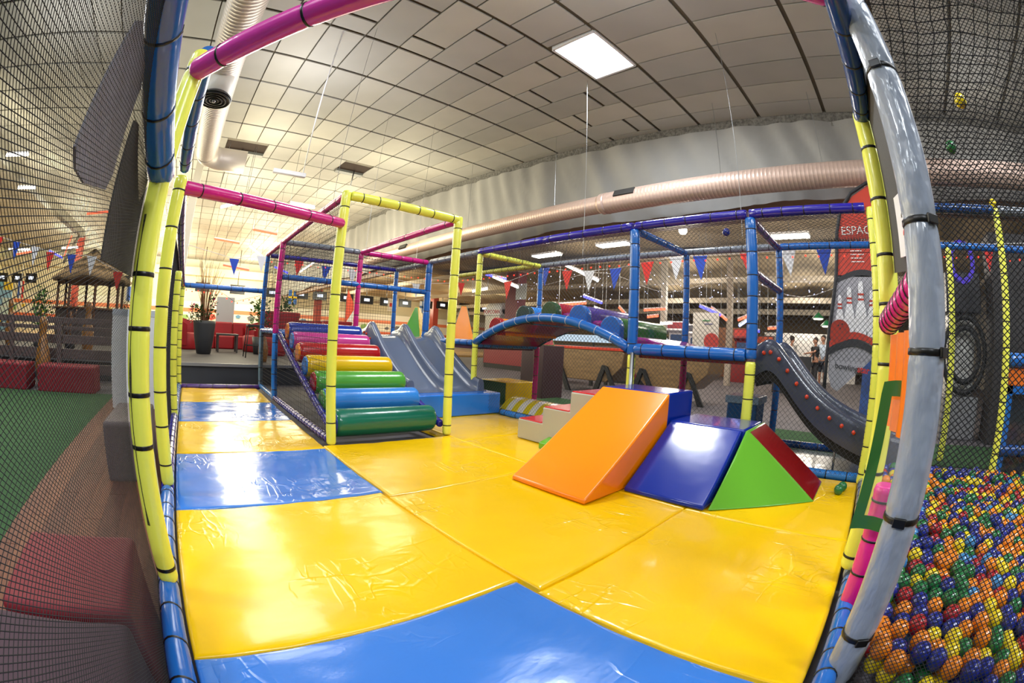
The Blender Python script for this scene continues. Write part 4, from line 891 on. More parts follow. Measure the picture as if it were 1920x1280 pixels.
def sofa(x0, x1, y, label):
    t_ = thing('sofa', label, 'sofa', ((x0 + x1) / 2, y, 0.3)); n = max(1, round((x1 - x0) / 0.65)); w_ = (x1 - x0) / n
    for i in range(n):
        MB().box((x0 + i * w_ + 0.005, y, 0.3), (x0 + (i + 1) * w_ - 0.005, y + 0.65, 0.70)).build('seat', SR, t_, bev=0.04); MB().box((x0 + i * w_ + 0.005, y + 0.55, 0.66), (x0 + (i + 1) * w_ - 0.005, y + 0.75, 1.12)).build('back_cushion', SR, t_, bev=0.05)
    return t_
sofa(-0.5, 2.1, 14.0, 'red sofa row behind the little coffee table')
def tub(c, rot, label):
    t_ = thing('armchair', label, 'chair', c); c = V(c); b_ = MB()
    b_.grid(lambda u, v: c + V(((0.36 + 0.06 * v) * math.cos(rot + (u - 0.5) * 4.0), (0.36 + 0.06 * v) * math.sin(rot + (u - 0.5) * 4.0), 0.12 + 0.75 * v * (0.75 + 0.25 * math.sin(u * math.pi)))), 16, 4)
    b_.grid(lambda u, v: c + V(((0.28 + 0.05 * v) * math.cos(rot + (u - 0.5) * 4.0), (0.28 + 0.05 * v) * math.sin(rot + (u - 0.5) * 4.0), 0.12 + 0.75 * v * (0.75 + 0.25 * math.sin(u * math.pi)))), 16, 4, flip=True)
    b_.build('shell', SR, t_); MB().lathe(c, [(0.3, 0.0), (0.32, 0.05), (0.32, 0.42), (0.28, 0.46), (0.02, 0.47)], 18).build('seat', SR, t_)
tub((-0.1, 13.2, 0.3), 2.6, 'red tub armchair behind the black planter'); tub((1.95, 13.0, 0.3), 0.4, 'red tub armchair right of the coffee table'); tub((2.35, 11.6, 0.3), 0.3, 'red tub armchair behind the grey stair post')
tb = thing('coffee_table', 'small dark square coffee table before the red sofa', 'table', (1.08, 12.4, 0.3)); TBM = mat('table_dark', '#37322F', rough=0.4)
MB().box((0.76, 12.15, 0.74), (1.40, 12.75, 0.79)).build('table_top', TBM, tb, bev=0.005)
for x in (0.80, 1.36):
    for y in (12.19, 12.71): MB().box((x - 0.025, y - 0.025, 0.3), (x + 0.025, y + 0.025, 0.74)).build('leg', TBM, tb)
def stool(c, h, label, m=BLACK):
    t_ = thing('bar_stool', label, 'stool', c); c = V(c); MB().box((c.x - 0.2, c.y - 0.2, c.z + h - 0.05), (c.x + 0.2, c.y + 0.2, c.z + h)).build('seat', m, t_, bev=0.01)
    for sx in (-1, 1):
        for sy in (-1, 1): MB().rod(c + V((0.24 * sx, 0.24 * sy, 0)), c + V((0.17 * sx, 0.17 * sy, h - 0.05)), 0.014).build('leg', m, t_)
    for sy in (-1, 1): MB().rod(c + V((-0.21, 0.21 * sy, 0.28)), c + V((0.21, 0.21 * sy, 0.28)), 0.011).build('foot_rail', m, t_)
stool((1.62, 10.6, 0.3), 0.76, 'tall black bar stool beside the grey stair post')
sp_ = thing('grey_screen', 'plain silver grey screen standing behind the sofa', 'screen', (1.17, 14.9, 0.3)); MB().box((0.86, 14.9, 1.08), (1.50, 14.94, 1.92)).build('panel', mat('screen_grey', '#A9ABAE', rough=0.4), sp_, bev=0.005); MB().rod((1.18, 14.93, 0.3), (1.18, 14.93, 1.1), 0.02).build('stand', STEEL, sp_)
def tree(c, r, h, n, m, label, pot=0.3, seed=1, stem=0.4):
    t_ = thing('potted_tree', label, 'plant', c); c = V(c); MB().lathe(c, [(0.14, 0), (0.19, pot), (0.16, pot)], 12).build('pot', PB_, t_); MB().rod(c + V((0, 0, pot * .8)), c + V((0, 0, pot + stem + h * 0.5)), 0.025).build('stem', REED, t_); foliage(t_, c + V((0, 0, pot + stem)), r, h, n, m, seed, 0.12)
tree((1.95, 11.9, 0.3), 0.36, 0.8, 260, LEAF, 'leafy green potted tree by the bar stool', 0.45, 8, 0.15); tree((-3.75, 9.2, 0.3), 0.28, 0.8, 220, LEAF, 'slim green potted tree behind the wooden fence', 0.3, 9, 0.15); tree((-2.35, 15.0, 0.3), 0.3, 0.6, 60, LEAFD, 'broad leaved plant right of the thatched hut', 0.3, 10, 0.5); tree((-3.35, 10.6, 0.3), 0.2, 0.7, 40, REED, 'dry bare shrub behind the wooden fence', 0.3, 12, 0.2)
def tub_table(c, r, h, label, plant=False):
    t_ = thing('tub_table', label, 'table', c); MB().lathe(c, [(r * 0.75, 0), (r * 0.78, h * 0.5), (r, h - 0.06), (r, h), (0.02, h)], 20).build('body', SR, t_)
    if plant: foliage(t_, V(c) + V((0.1, -0.2, h)), 0.35, 0.4, 90, LEAF, 17, 0.14)
tub_table((2.95, 13.6, 0.3), 0.62, 1.2, 'large red conical tub table with a plant on top', True); tub_table((4.0, 14.2, 0.3), 0.5, 1.0, 'lower red tub table next to the planted one'); tub_table((5.15, 14.4, 0.3), 0.55, 1.05, 'red tub table behind the magenta stair post'); 
# monitors over the lanes
SCR = glow('monitor_text', '#E8F0FF', 2.2); MONB = mat('monitor_black', '#141418', rough=0.3)
for i, (x, z) in enumerate((round(a_ * 1.5, 2), round(1 + (c_ - 1) * 1.5, 2)) for a_, c_ in ((-10.9, 2.54), (-9.87, 2.54), (-8.94, 2.56), (-6.6, 2.6), (-3.64, 2.66), (0.4, 2.60), (2.1, 2.6), (3.79, 2.59), (5.24, 2.61), (6.19, 2.63), (7.58, 2.64), (8.68, 2.63), (9.79, 2.62), (10.88, 2.65), (12.19, 2.68), (13.21, 2.74), (14.7, 2.78), (16.14, 2.81))):
    t_ = thing('lane_monitor', 'black lane monitor over the bowling lanes, number %d from the left' % (i + 1), 'monitor', (x, 30, z - 0.3), 'lane monitors'); t_['label'] = 'black lane monitor with a white lit number, %s in the row' % ('first second third fourth fifth sixth seventh eighth ninth tenth eleventh twelfth thirteenth fourteenth fifteenth sixteenth seventeenth eighteenth'.split()[i] + ' from left')
    MB().box((x - 0.54, 30, z - 0.3), (x + 0.54, 30.09, z + 0.3)).build('housing', MONB, t_, bev=0.01); MB().box((x - 0.22, 29.985, z - 0.09), (x + 0.22, 29.997, z + 0.11)).build('lit_number', SCR, t_); MB().rod((x, 30.05, z + 0.28), (x, 30.05, 6.02 if x < 7.3 else 4.72 - 0.0357 * (x - 7.4)), 0.03).build('hanger', STEEL, t_)
PIL = mat('pillar_red', '#9C3A2C', rough=0.5)
for x, y, lb in ((9.45, 30.9, 'red pillar between the lane monitors behind the stair cage'), (19.3, 30.4, 'red pillar among the lane monitors right of the slide'), (-9.1, 29.4, 'red pillar left of the thatched hut')): tag(MB().box((x - 0.24, y - 0.24, FZ), (x + 0.24, y + 0.24, 6.02 if x < 7.3 else 4.2)).build('red_pillar', PIL, loc=(x, y, FZ), bev=0.01), lb, 'pillar')
def hflag(x, z, w_, h, y, bands, label, name='hanging_flag'):
    x, z, w_, h, y = x * 1.5, 1 + (z - 1) * 1.5, w_ * 1.5, h * 1.5, y * 1.5
    t_ = thing(name, label, 'flag', (x, y, z - h / 2)); MB().box((x - w_ / 2, y, z - h / 2), (x + w_ / 2, y + 0.012, z + h / 2)).build('cloth', mat('flag_' + bands[0][1:], bands[0], rough=0.7), t_)
    for c, (a0, a1, c0, c1) in bands[1:]: MB().box((x + a0 * w_, y - 0.006, z + c0 * h), (x + a1 * w_, y - 0.001, z + c1 * h)).build('stripe', mat('flag_' + c[1:], c, rough=0.7), t_)
    MB().rod((x, y + 0.006, z + h / 2), (x, y + 0.006, 6.02 if x < 7.3 else 4.5), 0.008, 4).build('cord', STEEL, t_)
hflag(4.77, 2.44, 0.42, 0.64, 19.8, ['#3A6AB4', ('#E8C020', (-0.5, 0.5, -0.08, 0.06)), ('#E8C020', (-0.08, 0.1, -0.5, 0.5))], 'blue flag with a yellow cross between lane monitors'); hflag(9.75, 2.45, 0.36, 0.62, 19.4, ['#DDD8D0', ('#C83A30', (-0.22, 0.22, -0.15, 0.15))], 'white flag with a red disc among the monitors'); hflag(11.7, 2.5, 0.36, 0.6, 19.6, ['#DCE2EC', ('#4A78B8', (-0.1, 0.1, -0.5, 0.5)), ('#4A78B8', (-0.5, 0.5, -0.1, 0.1))], 'white flag with a blue cross among the monitors'); hflag(-9.4, 2.05, 0.4, 0.7, 19.7, ['#D8D8E0', ('#3A5AA8', (-0.5, -0.18, -0.5, 0.5)), ('#C03030', (0.18, 0.5, -0.5, 0.5))], 'blue white and red flag at far left'); hflag(-3.2, 2.1, 0.3, 0.6, 19.7, ['#D8DCE6', ('#3A5AA8', (-0.3, 0.3, -0.5, 0.5))], 'blue flag right of the thatched hut')
fb = thing('feather_banner', 'small orange and white feather banner in the lounge', 'banner', (6.6, 17, FZ)); MB().prism([(6.45, 17, 1.35), (6.45, 17, 2.35), (6.5, 17, 2.75), (6.62, 17, 2.5), (6.78, 17, 2.2), (6.8, 17, 1.9)], (0, 0.01, 0)).build('upper_cloth', mat('banner_orange', '#D8553A', rough=0.6), fb); MB().prism([(6.45, 17, 0.5), (6.45, 17, 1.35), (6.8, 17, 1.9), (6.8, 17, 0.55)], (0, 0.01, 0)).build('lower_cloth', mat('banner_white', '#DEDBD6', rough=0.6), fb); MB().rod((6.44, 17, FZ), (6.44, 17, 2.6), 0.012).build('pole', BLACK, fb)
ct = thing('climbing_wall', 'colourful patchwork climbing wall at the far left edge', 'wall', (-10.2, 17.5, FZ)); random.seed(4)
for i in range(5):
    for j in range(7): c = random.choice(('#D8B030', '#6A9AA8', '#88A8B8', '#C8B890', '#D88A50', '#C0C8B8')); z0 = 0.1 + 0.3 * j; MB().box((-11.6 + 0.55 * i, 17.5, z0), (-11.06 + 0.55 * i, 17.55, z0 + 0.29)).build('panel', mat('patch_' + c[1:], c, rough=0.6), ct)
# hanging battens, coloured tubes
def batten(p, q, c, s_, label, name='tube_light', r=0.035):
    p, q = V(p), V(q); t_ = thing(name, label, 'light', (p + q) / 2); MB().sweep([p, q], r, 8).build('tube', glow('glow_' + c[1:] + str(s_), c, s_), t_); up = V((0, 0, 0.05)); MB().sweep([p + up, q + up], 0.03, 4, True, False).build('housing', WHITE, t_)
    for k in (p, q): MB().rod(k + up, V((k.x, k.y, ceil_z(k.y) if k.x < 7.3 else 4.72 - 0.0357 * (k.x - 7.4))), 0.006, 4).build('hanger', STEEL, t_)
W_, R_, B2_ = '#FFF8EC', '#FF6A48', '#5A5AFF'
for k, (p, q, c, s_, lb) in enumerate((((0.30, 11.6, 4.2), (1.12, 11.7, 4.2), W_, 9, 'bright white tube light left of the stair cage'), ((2.3, 11.1, 4.2), (3.0, 11.1, 4.2), W_, 9, 'bright white tube light behind the magenta cage rail'), ((0.47, 12.4, 4.2), (1.08, 11.8, 4.28), '#C8D0FF', 6, 'bluish tube light under the white one'),
    ((0.59, 17.2, 4.2), (1.7, 17.6, 4.2), R_, 3, 'red tube light over the lounge, left one'), ((1.86, 14.8, 4.2), (2.8, 15.1, 4.2), R_, 3, 'red tube light over the lounge, nearer the cage'), ((2.21, 18.0, 4.2), (2.9, 18.6, 3.95), '#E8F0FF', 4, 'slanted white tube over the lounge'), ((1.21, 19, 3.48), (2.44, 19, 3.36), R_, 2.5, 'long red tube low over the lanes'), ((3.6, 19, 3.61), (4.26, 19, 3.4), B2_, 4, 'blue tube behind the stair cage'), ((4.81, 19, 3.5), (5.57, 19, 4.1), W_, 7, 'steeply slanted white tube behind the stair cage'),
    ((-5.7, 9.1, 4.2), (-4.95, 9.1, 4.2), W_, 9, 'white tube light high at the left'), ((-6.4, 11.7, 4.2), (-5.7, 11.7, 4.2), W_, 9, 'second white tube light high at the left'), ((-4.48, 14.6, 4.2), (-3.4, 14.3, 4.25), R_, 3, 'red tube high above the thatched hut'), ((-10.2, 19, 3.6), (-8.8, 19, 3.62), W_, 6, 'white tube light over the far left lanes'), ((-9.6, 19, 3.42), (-8.6, 19, 3.54), R_, 3, 'red tube over the far left lanes'), ((-7.6, 19, 3.6), (-6.8, 19, 3.34), B2_, 4, 'blue tube left of the thatched hut'), ((-6.9, 19, 3.72), (-6.0, 19, 3.78), W_, 8, 'white tube light left of the hut roof'), ((-6.67, 18.9, 3.37), (-6.41, 18.9, 4.24), R_, 3, 'upright red tube crossing the white one'))): batten(p, q, c, s_, lb)
fx = thing('batten_light', 'unlit white batten hung on a long white rod from the ceiling', 'light', (1.7, 8.85, 4.2)); MB().box((1.31, 8.78, 4.16), (2.06, 8.9, 4.25)).build('housing', WHITE, fx, bev=0.01); MB().rod((2.0, 8.85, 4.24), (1.28, 5.45, ceil_z(5.45)), 0.012).build('rod', WHITE, fx)
bl_ = struct(MB().box((-6.35, 6.0, 4.35), (-6.05, 20.0, 4.65)).build('trim_beam', mat('beam_taupe', '#8A8474', rough=0.6)), 'taupe steel beam running along the left of the hall')
MB().rod((-6.2, 19.6, 4.4), (-6.9, 19.6, 3.2), 0.07, 8).build('strut', MATS['beam_taupe'], bl_)
for k, (x, y, z0) in enumerate(((3.3, 7.9, 2.3), (4.3, 7.6, 2.3), (1.6, 5.1, 2.3), (4.9, 3.9, 2.26), (4.6, 1.4, 2.26))): tag(MB().rod((x, y, z0), (x + 0.1, y, ceil_z(y)), 0.003, 5).build('hanging_wire', STEEL, loc=(x, y, z0)), ('thin steel wire from the ceiling to the deck at the back', 'thin steel wire hanging beside the far blue post', 'thin steel wire above the roller stairs', 'thin steel wire over the middle of the bridge', 'thin steel wire over the curved slide')[k], 'wire')

# ------------------------------------------------------------------ bunting and fairy lights
BCOL = {'r': mat('bunt_red', '#D02A22', rough=0.7), 'w': mat('bunt_white', '#D6D6DA', rough=0.7), 'b': mat('bunt_blue', '#1E46B4', rough=0.7)}
def bunting(pts, flags, size, label, nrm):
    """pts: string polyline; flags: (point, colour)"""
    t_ = thing('bunting', label, 'bunting', pts[0]); MB().sweep(pts, 0.005, 4, False, False).build('string', WHITE, t_); n_ = V(nrm).normalized(); s_ = V((0, 0, 1)).cross(n_)
    for p, c in flags:
        p = V(p); MB().prism([p - s_ * size * 0.33, p + s_ * size * 0.33, p + V((0, 0, -size)) + s_ * size * random.uniform(-0.1, 0.1)], n_ * 0.004).build('flag', BCOL[c], t_)
def pol(az, el, d): a = math.radians(az); e = math.radians(el); return V((d * math.sin(a), d * math.cos(a), 1 + d * math.tan(e)))
random.seed(2)
L1 = [(5.1, 8.3, 'b'), (8.8, 8.9, 'w'), (14.0, 8.7, 'r'), (17.7, 8.2, 'b'), (21.2, 8.0, 'w'), (29.8, 6.7, 'w'), (35.7, 7.2, 'r')]; P1 = [(pol(a, e, 9.0 / math.cos(math.radians(a))), c) for a, e, c in L1]
bunting([pol(-2, 9.6, 9)] + [p for p, c in P1], P1, 0.33, 'bunting of red white and blue pennants behind the stair cage', (0, -1, 0))
L2 = [(41.8, 7.7, 'r'), (46.6, 9.8, 'b'), (49.5, 9.5, 'r'), (52.4, 9.6, 'w'), (55.9, 10.1, 'b'), (60.1, 11.1, 'r'), (64.0, 11.9, 'w'), (67.2, 12.1, 'b'), (73.7, 12.6, 'r'), (79.3, 13.1, 'w'), (84.4, 13.4, 'b'), (89.7, 13.4, 'r')]
P2 = [(pol(a, e, 7.2 / max(0.5, math.sin(math.radians(a)))), c) for a, e, c in L2]; bunting([p for p, c in P2], P2, 0.44, 'bunting of red white and blue pennants behind the bridge', (-1, 0, 0))
P3 = [(pol(109, 13.4, 6.4), 'r'), (pol(116, 13.2, 6.6), 'w')]; bunting([pol(92, 14.0, 6.6)] + [p for p, c in P3], P3, 0.36, 'bunting beyond the ball pit with a single red pennant in view', (-1, 0, 0))
L4 = [(-29.9, 8.1, 'r'), (-27.1, 7.8, 'b'), (-24.0, 7.5, 'w'), (-21.6, 7.1, 'r'), (-18.3, 7.1, 'b'), (-15.2, 7.1, 'w'), (-11.1, 5.6, 'r')]; P4 = [(pol(a, e, 8.8 / math.cos(math.radians(a))), c) for a, e, c in L4]; bunting([p for p, c in P4], P4, 0.36, 'bunting of pennants in front of the thatched hut', (0, -1, 0))
RG = glow('fairy_red', '#FF3020', 6.0)
def fairy(pts, n, label, m=RG, r=0.012):
    t_ = thing('fairy_lights', label, 'lights', pts[0]); pts = [V(p) for p in pts]; MB().sweep(pts, 0.003, 4, False, False).build('wire', BLACK, t_); b_ = MB(); Ls = [(b2 - a2).length for a2, b2 in zip(pts, pts[1:])]; T = sum(Ls)
    for i in range(n):
        s_ = T * (i + 0.5) / n
        for a2, b2, l2 in zip(pts, pts[1:], Ls):
            if s_ <= l2: b_.ball(a2 + (b2 - a2) * (s_ / l2) + V((0, 0, -0.02 - 0.02 * random.random())), r, 6, 4); break
            s_ -= l2
    b_.build('bulbs', m, t_)['kind'] = 'stuff'
fairy([(5.1, 7.3, 2.17), (5.1, 4.9, 2.17), (5.1, 1.0, 2.16), (5.1, -3.0, 2.16)], 62, 'red fairy lights strung under the rear rail of the bridge'); fairy([(-0.2, 7.5, 1.56), (0.5, 7.52, 1.54), (0.75, 7.52, 1.40), (1.0, 7.52, 1.47), (1.28, 7.55, 1.55)], 14, 'red fairy lights under the far blue rail at left'); fairy([(1.3, 7.56, 2.14), (3.8, 7.45, 2.14), (5.06, 7.3, 2.16)], 26, 'red fairy lights under the far rail of the stair deck')
# ------------------------------------------------------------------ the bay behind the bridge
def games_table(y0, y1, x0, label):
    t_ = thing('games_table', label, 'table', (x0 + 0.5, (y0 + y1) / 2, FZ)); WD = mat('table_wood', '#8C6E48', rough=0.4, var=0.3, vscale=3, stretch=(6, 1, 6), coat=0.2); c = 0.45
    b_ = MB(); b_.prism([(x0, y0, 0.86), (x0, y0 + 0.1, 0.92), (x0, y1 - 0.1, 0.92), (x0, y1, 0.84), (x0, y1 - 0.05, 0.55), (x0, y1 - c, 0.20), (x0, y0 + c, 0.20), (x0, y0 + 0.05, 0.55)][::-1], (0.9, 0, 0)); b_.build('cabinet', WD, t_, bev=0.02)
    MB().box((x0 - 0.02, y0 - 0.02, 0.90), (x0 + 0.92, y1 + 0.02, 0.96)).build('rim', mat('rim_red', '#C83A28', rough=0.3), t_, bev=0.01); MB().box((x0 + 0.06, y0 + 0.06, 0.955), (x0 + 0.84, y1 - 0.06, 0.965)).build('playfield', mat('playfield', '#9A5A48', rough=0.3), t_)
    for ya in (y0 + 0.42, y1 - 0.42):
        for s_ in (-1, 1):
            o = MB(); o.prism([(x0 - 0.06, ya + 0.02 * s_, 0.55), (x0 - 0.06, ya + 0.10 + 0.02 * s_, 0.58), (x0 - 0.06, ya + 0.08 + s_ * 0.30, FZ), (x0 - 0.06, ya - 0.06 + s_ * 0.30, FZ)], (0.06, 0, 0)); o.build('leg', BLACK, t_, bev=0.008)
games_table(5.1, 7.3, 8.0, 'brown games table with black splayed legs behind the bridge'); games_table(3.1, 5.0, 8.05, 'second brown games table nearer the curved slide')
rc = thing('red_counter', 'long dark red counter behind the games tables', 'counter', (11.3, 9.5, FZ)); MB().box((11.0, 6.0, 0.1), (11.6, 13.5, 0.92)).build('front', mat('counter_red', '#7A1420', rough=0.4), rc); MB().box((10.95, 6.0, 0.92), (11.7, 13.5, 0.99)).build('top', mat('counter_top', '#1E2026', rough=0.3), rc, bev=0.01); MB().box((11.02, 6.0, FZ), (11.6, 13.5, 0.1)).build('plinth', BLACK, rc)
lt = thing('air_hockey_table', 'low table with a glowing pale blue top beyond the arched bridge', 'table', (9.7, 8.3, FZ)); MB().box((9.3, 6.9, 0.62), (10.2, 9.6, 0.86)).build('body', mat('hockey_dark', '#2A2C34', rough=0.4), lt, bev=0.02); MB().box((9.36, 6.3, 1.08), (9.42, 9.9, 1.27)).build('lit_board', glow('pale_blue', '#CFE4F4', 1.1), lt)
for x in (9.4, 10.1):
    for y in (7.0, 9.5): MB().box((x - 0.04, y - 0.04, FZ), (x + 0.04, y + 0.04, 0.62)).build('leg', BLACK, lt)
for y in (6.98, 9.5): MB().box((9.37, y - 0.02, 0.86), (9.41, y + 0.02, 1.12)).build('bracket', BLACK, lt)
mc = thing('maroon_column', 'maroon steel column with a white notice behind the bridge', 'column', (13, 13.9, FZ)); MB().box((12.7, 13.55, FZ), (13.2, 14.3, 4.4)).build('shaft', mat('maroon', '#6E2A34', rough=0.5), mc, bev=0.01); MB().box((12.66, 13.0, 2.75), (12.69, 13.62, 3.42)).build('notice', mat('notice_grey', '#B9C2C6', rough=0.5), mc); MB().box((12.6, 13.5, 3.95), (13.3, 14.35, 4.45)).build('cap', BEAMD, mc)
pc = thing('popcorn_machine', 'white popcorn machine with red lettering behind the bridge', 'machine', (13, 15.4, FZ)); MB().box((12.8, 14.75, 0.9), (13.5, 15.75, 2.1)).build('cabinet', mat('popcorn_glass', '#C8C6BE', rough=0.2), pc, bev=0.02); MB().box((12.75, 14.7, 2.1), (13.55, 15.8, 2.42)).build('header', WHITE, pc, bev=0.03); MB().sweep([(13.15, 14.7, 2.42), (13.15, 15.8, 2.42)], 0.28, 14).build('domed_roof', WHITE, pc); MB().box((12.8, 14.75, FZ), (13.5, 15.75, 0.9)).build('cart', mat('cart_dark', '#3A2024', rough=0.5), pc)
text_obj('POPCORN', 0.24, mat('letter_red', '#C02030', rough=0.5), pc, (12.74, 15.25, 2.26), (0, -1, 0), (0, 0, 1))
wb = thing('white_banner', 'white hanging banner with a red disc and small green print', 'banner', (10.0, 4.0, 1.0)); MB().box((10.0, 3.68, 1.05), (10.02, 4.38, 1.93)).build('cloth', mat('cloth_white', '#D0CEC8', rough=0.7), wb); MB().sweep([(9.985, 3.86, 1.24), (10.0, 3.86, 1.24)], 0.20, 24).build('red_disc', mat('disc_red', '#B83A34', rough=0.6), wb); MB().rod((10.01, 4.03, 1.93), (10.01, 4.03, 4.72), 0.006, 4).build('cord', STEEL, wb); MB().box((9.992, 3.92, 1.72), (9.999, 4.12, 1.75)).build('print', mat('print_green', '#4A8A5A', rough=0.6), wb); MB().box((9.992, 3.84, 1.64), (9.999, 4.06, 1.665)).build('print', mat('print_violet', '#5A5A8A', rough=0.6), wb)
for x, y, h, c, lb in ((14, 7.3, 4.2, '#B8B2A6', 'slim pale steel post behind the middle of the bridge'), (14, 4.75, 4.2, '#A89C8C', 'slim pale steel post right of the white banner')): tag(MB().box((x - 0.09, y - 0.09, FZ), (x + 0.09, y + 0.09, h)).build('steel_post', mat('spost_' + c[1:], c, rough=0.5), loc=(x, y, FZ)), lb, 'post')
ar_specs = (((15.5, 7.6), '#C8C4CC', '#7A1A28', 2.1, 'red and white arcade cabinet by the pale post'), ((15.5, 6.7), '#D8D4D8', '#3A3A44', 2.0, 'white arcade cabinet beside the red one'), ((16, 4.9), '#7A1418', '#C03024', 1.9, 'red arcade cabinet right of the white banner'), ((16.5, 4.1), '#2A2A34', '#B84A28', 1.7, 'dark arcade cabinet behind the curved slide'), ((17, 9.0), '#6A5A28', '#24242C', 1.9, 'ochre arcade cabinet far behind the bridge'))
for (x, y), c1, c2, h, lb in ar_specs:
    t_ = thing('arcade_cabinet', lb, 'machine', (x, y, FZ)); MB().prism([(x, y - 0.38, FZ), (x + 0.7, y - 0.38, FZ), (x + 0.7, y - 0.38, h), (x + 0.1, y - 0.38, h), (x + 0.05, y - 0.38, h - 0.35), (x + 0.3, y - 0.38, h - 0.45), (x + 0.35, y - 0.38, 1.05), (x, y - 0.38, 0.9)], (0, 0.76, 0)).build('cabinet', mat('arc_' + c1[1:], c1, rough=0.4), t_, bev=0.01)
    MB().box((x + 0.06, y - 0.34, h - 0.32), (x + 0.09, y + 0.34, h - 0.04)).build('marquee', mat('arc_' + c2[1:], c2, rough=0.4), t_); MB().box((x + 0.30, y - 0.3, 1.1), (x + 0.33, y + 0.3, h - 0.5)).build('screen', glow('arc_screen', '#5A6A8A', 0.6), t_)
ww = struct(MB().box((20.5, 0.4, FZ), (20.7, 5.1, 2.02)).build('wall_white', mat('white_wall', '#D8D6D4', rough=0.6)), 'white partition wall behind the standing people')
tag(MB().box((19.0, 5.2, FZ), (19.2, 9.5, 2.1)).build('brown_board', mat('brown_board', '#8A5A3A', rough=0.6), loc=(19.1, 7.3, FZ)), 'brown wooden board wall left of the white wall', 'board')
tag(MB().box((13.0, 1.7, FZ), (13.1, 2.9, 1.0)).build('black_monitor_stand', mat('mon_dark', '#2A2C30', rough=0.4), loc=(13.05, 2.3, FZ)), 'dark display stand beside the pointing person', 'display')
for (y, z, lb) in ((2.1, 2.5, 'green billiard pendant lamp, left one'), (1.72, 2.22, 'green billiard pendant lamp, lower right one')):
    t_ = thing('pendant_lamp', lb, 'lamp', (18, y, z)); MB().lathe((18, y, z), [(0.28, 0), (0.26, 0.03), (0.08, 0.2), (0.03, 0.24)], 16).build('shade', mat('shade_green', '#127A4A', rough=0.3), t_); MB().lathe((18, y, z - 0.05), [(0.05, 0), (0.2, 0.01), (0.22, 0.05)], 12).build('bulb', glow('bulb_warm', '#FFF4D8', 5), t_); MB().rod((18, y, z + 0.24), (18, y, 4.46), 0.006, 4).build('cord', BLACK, t_)
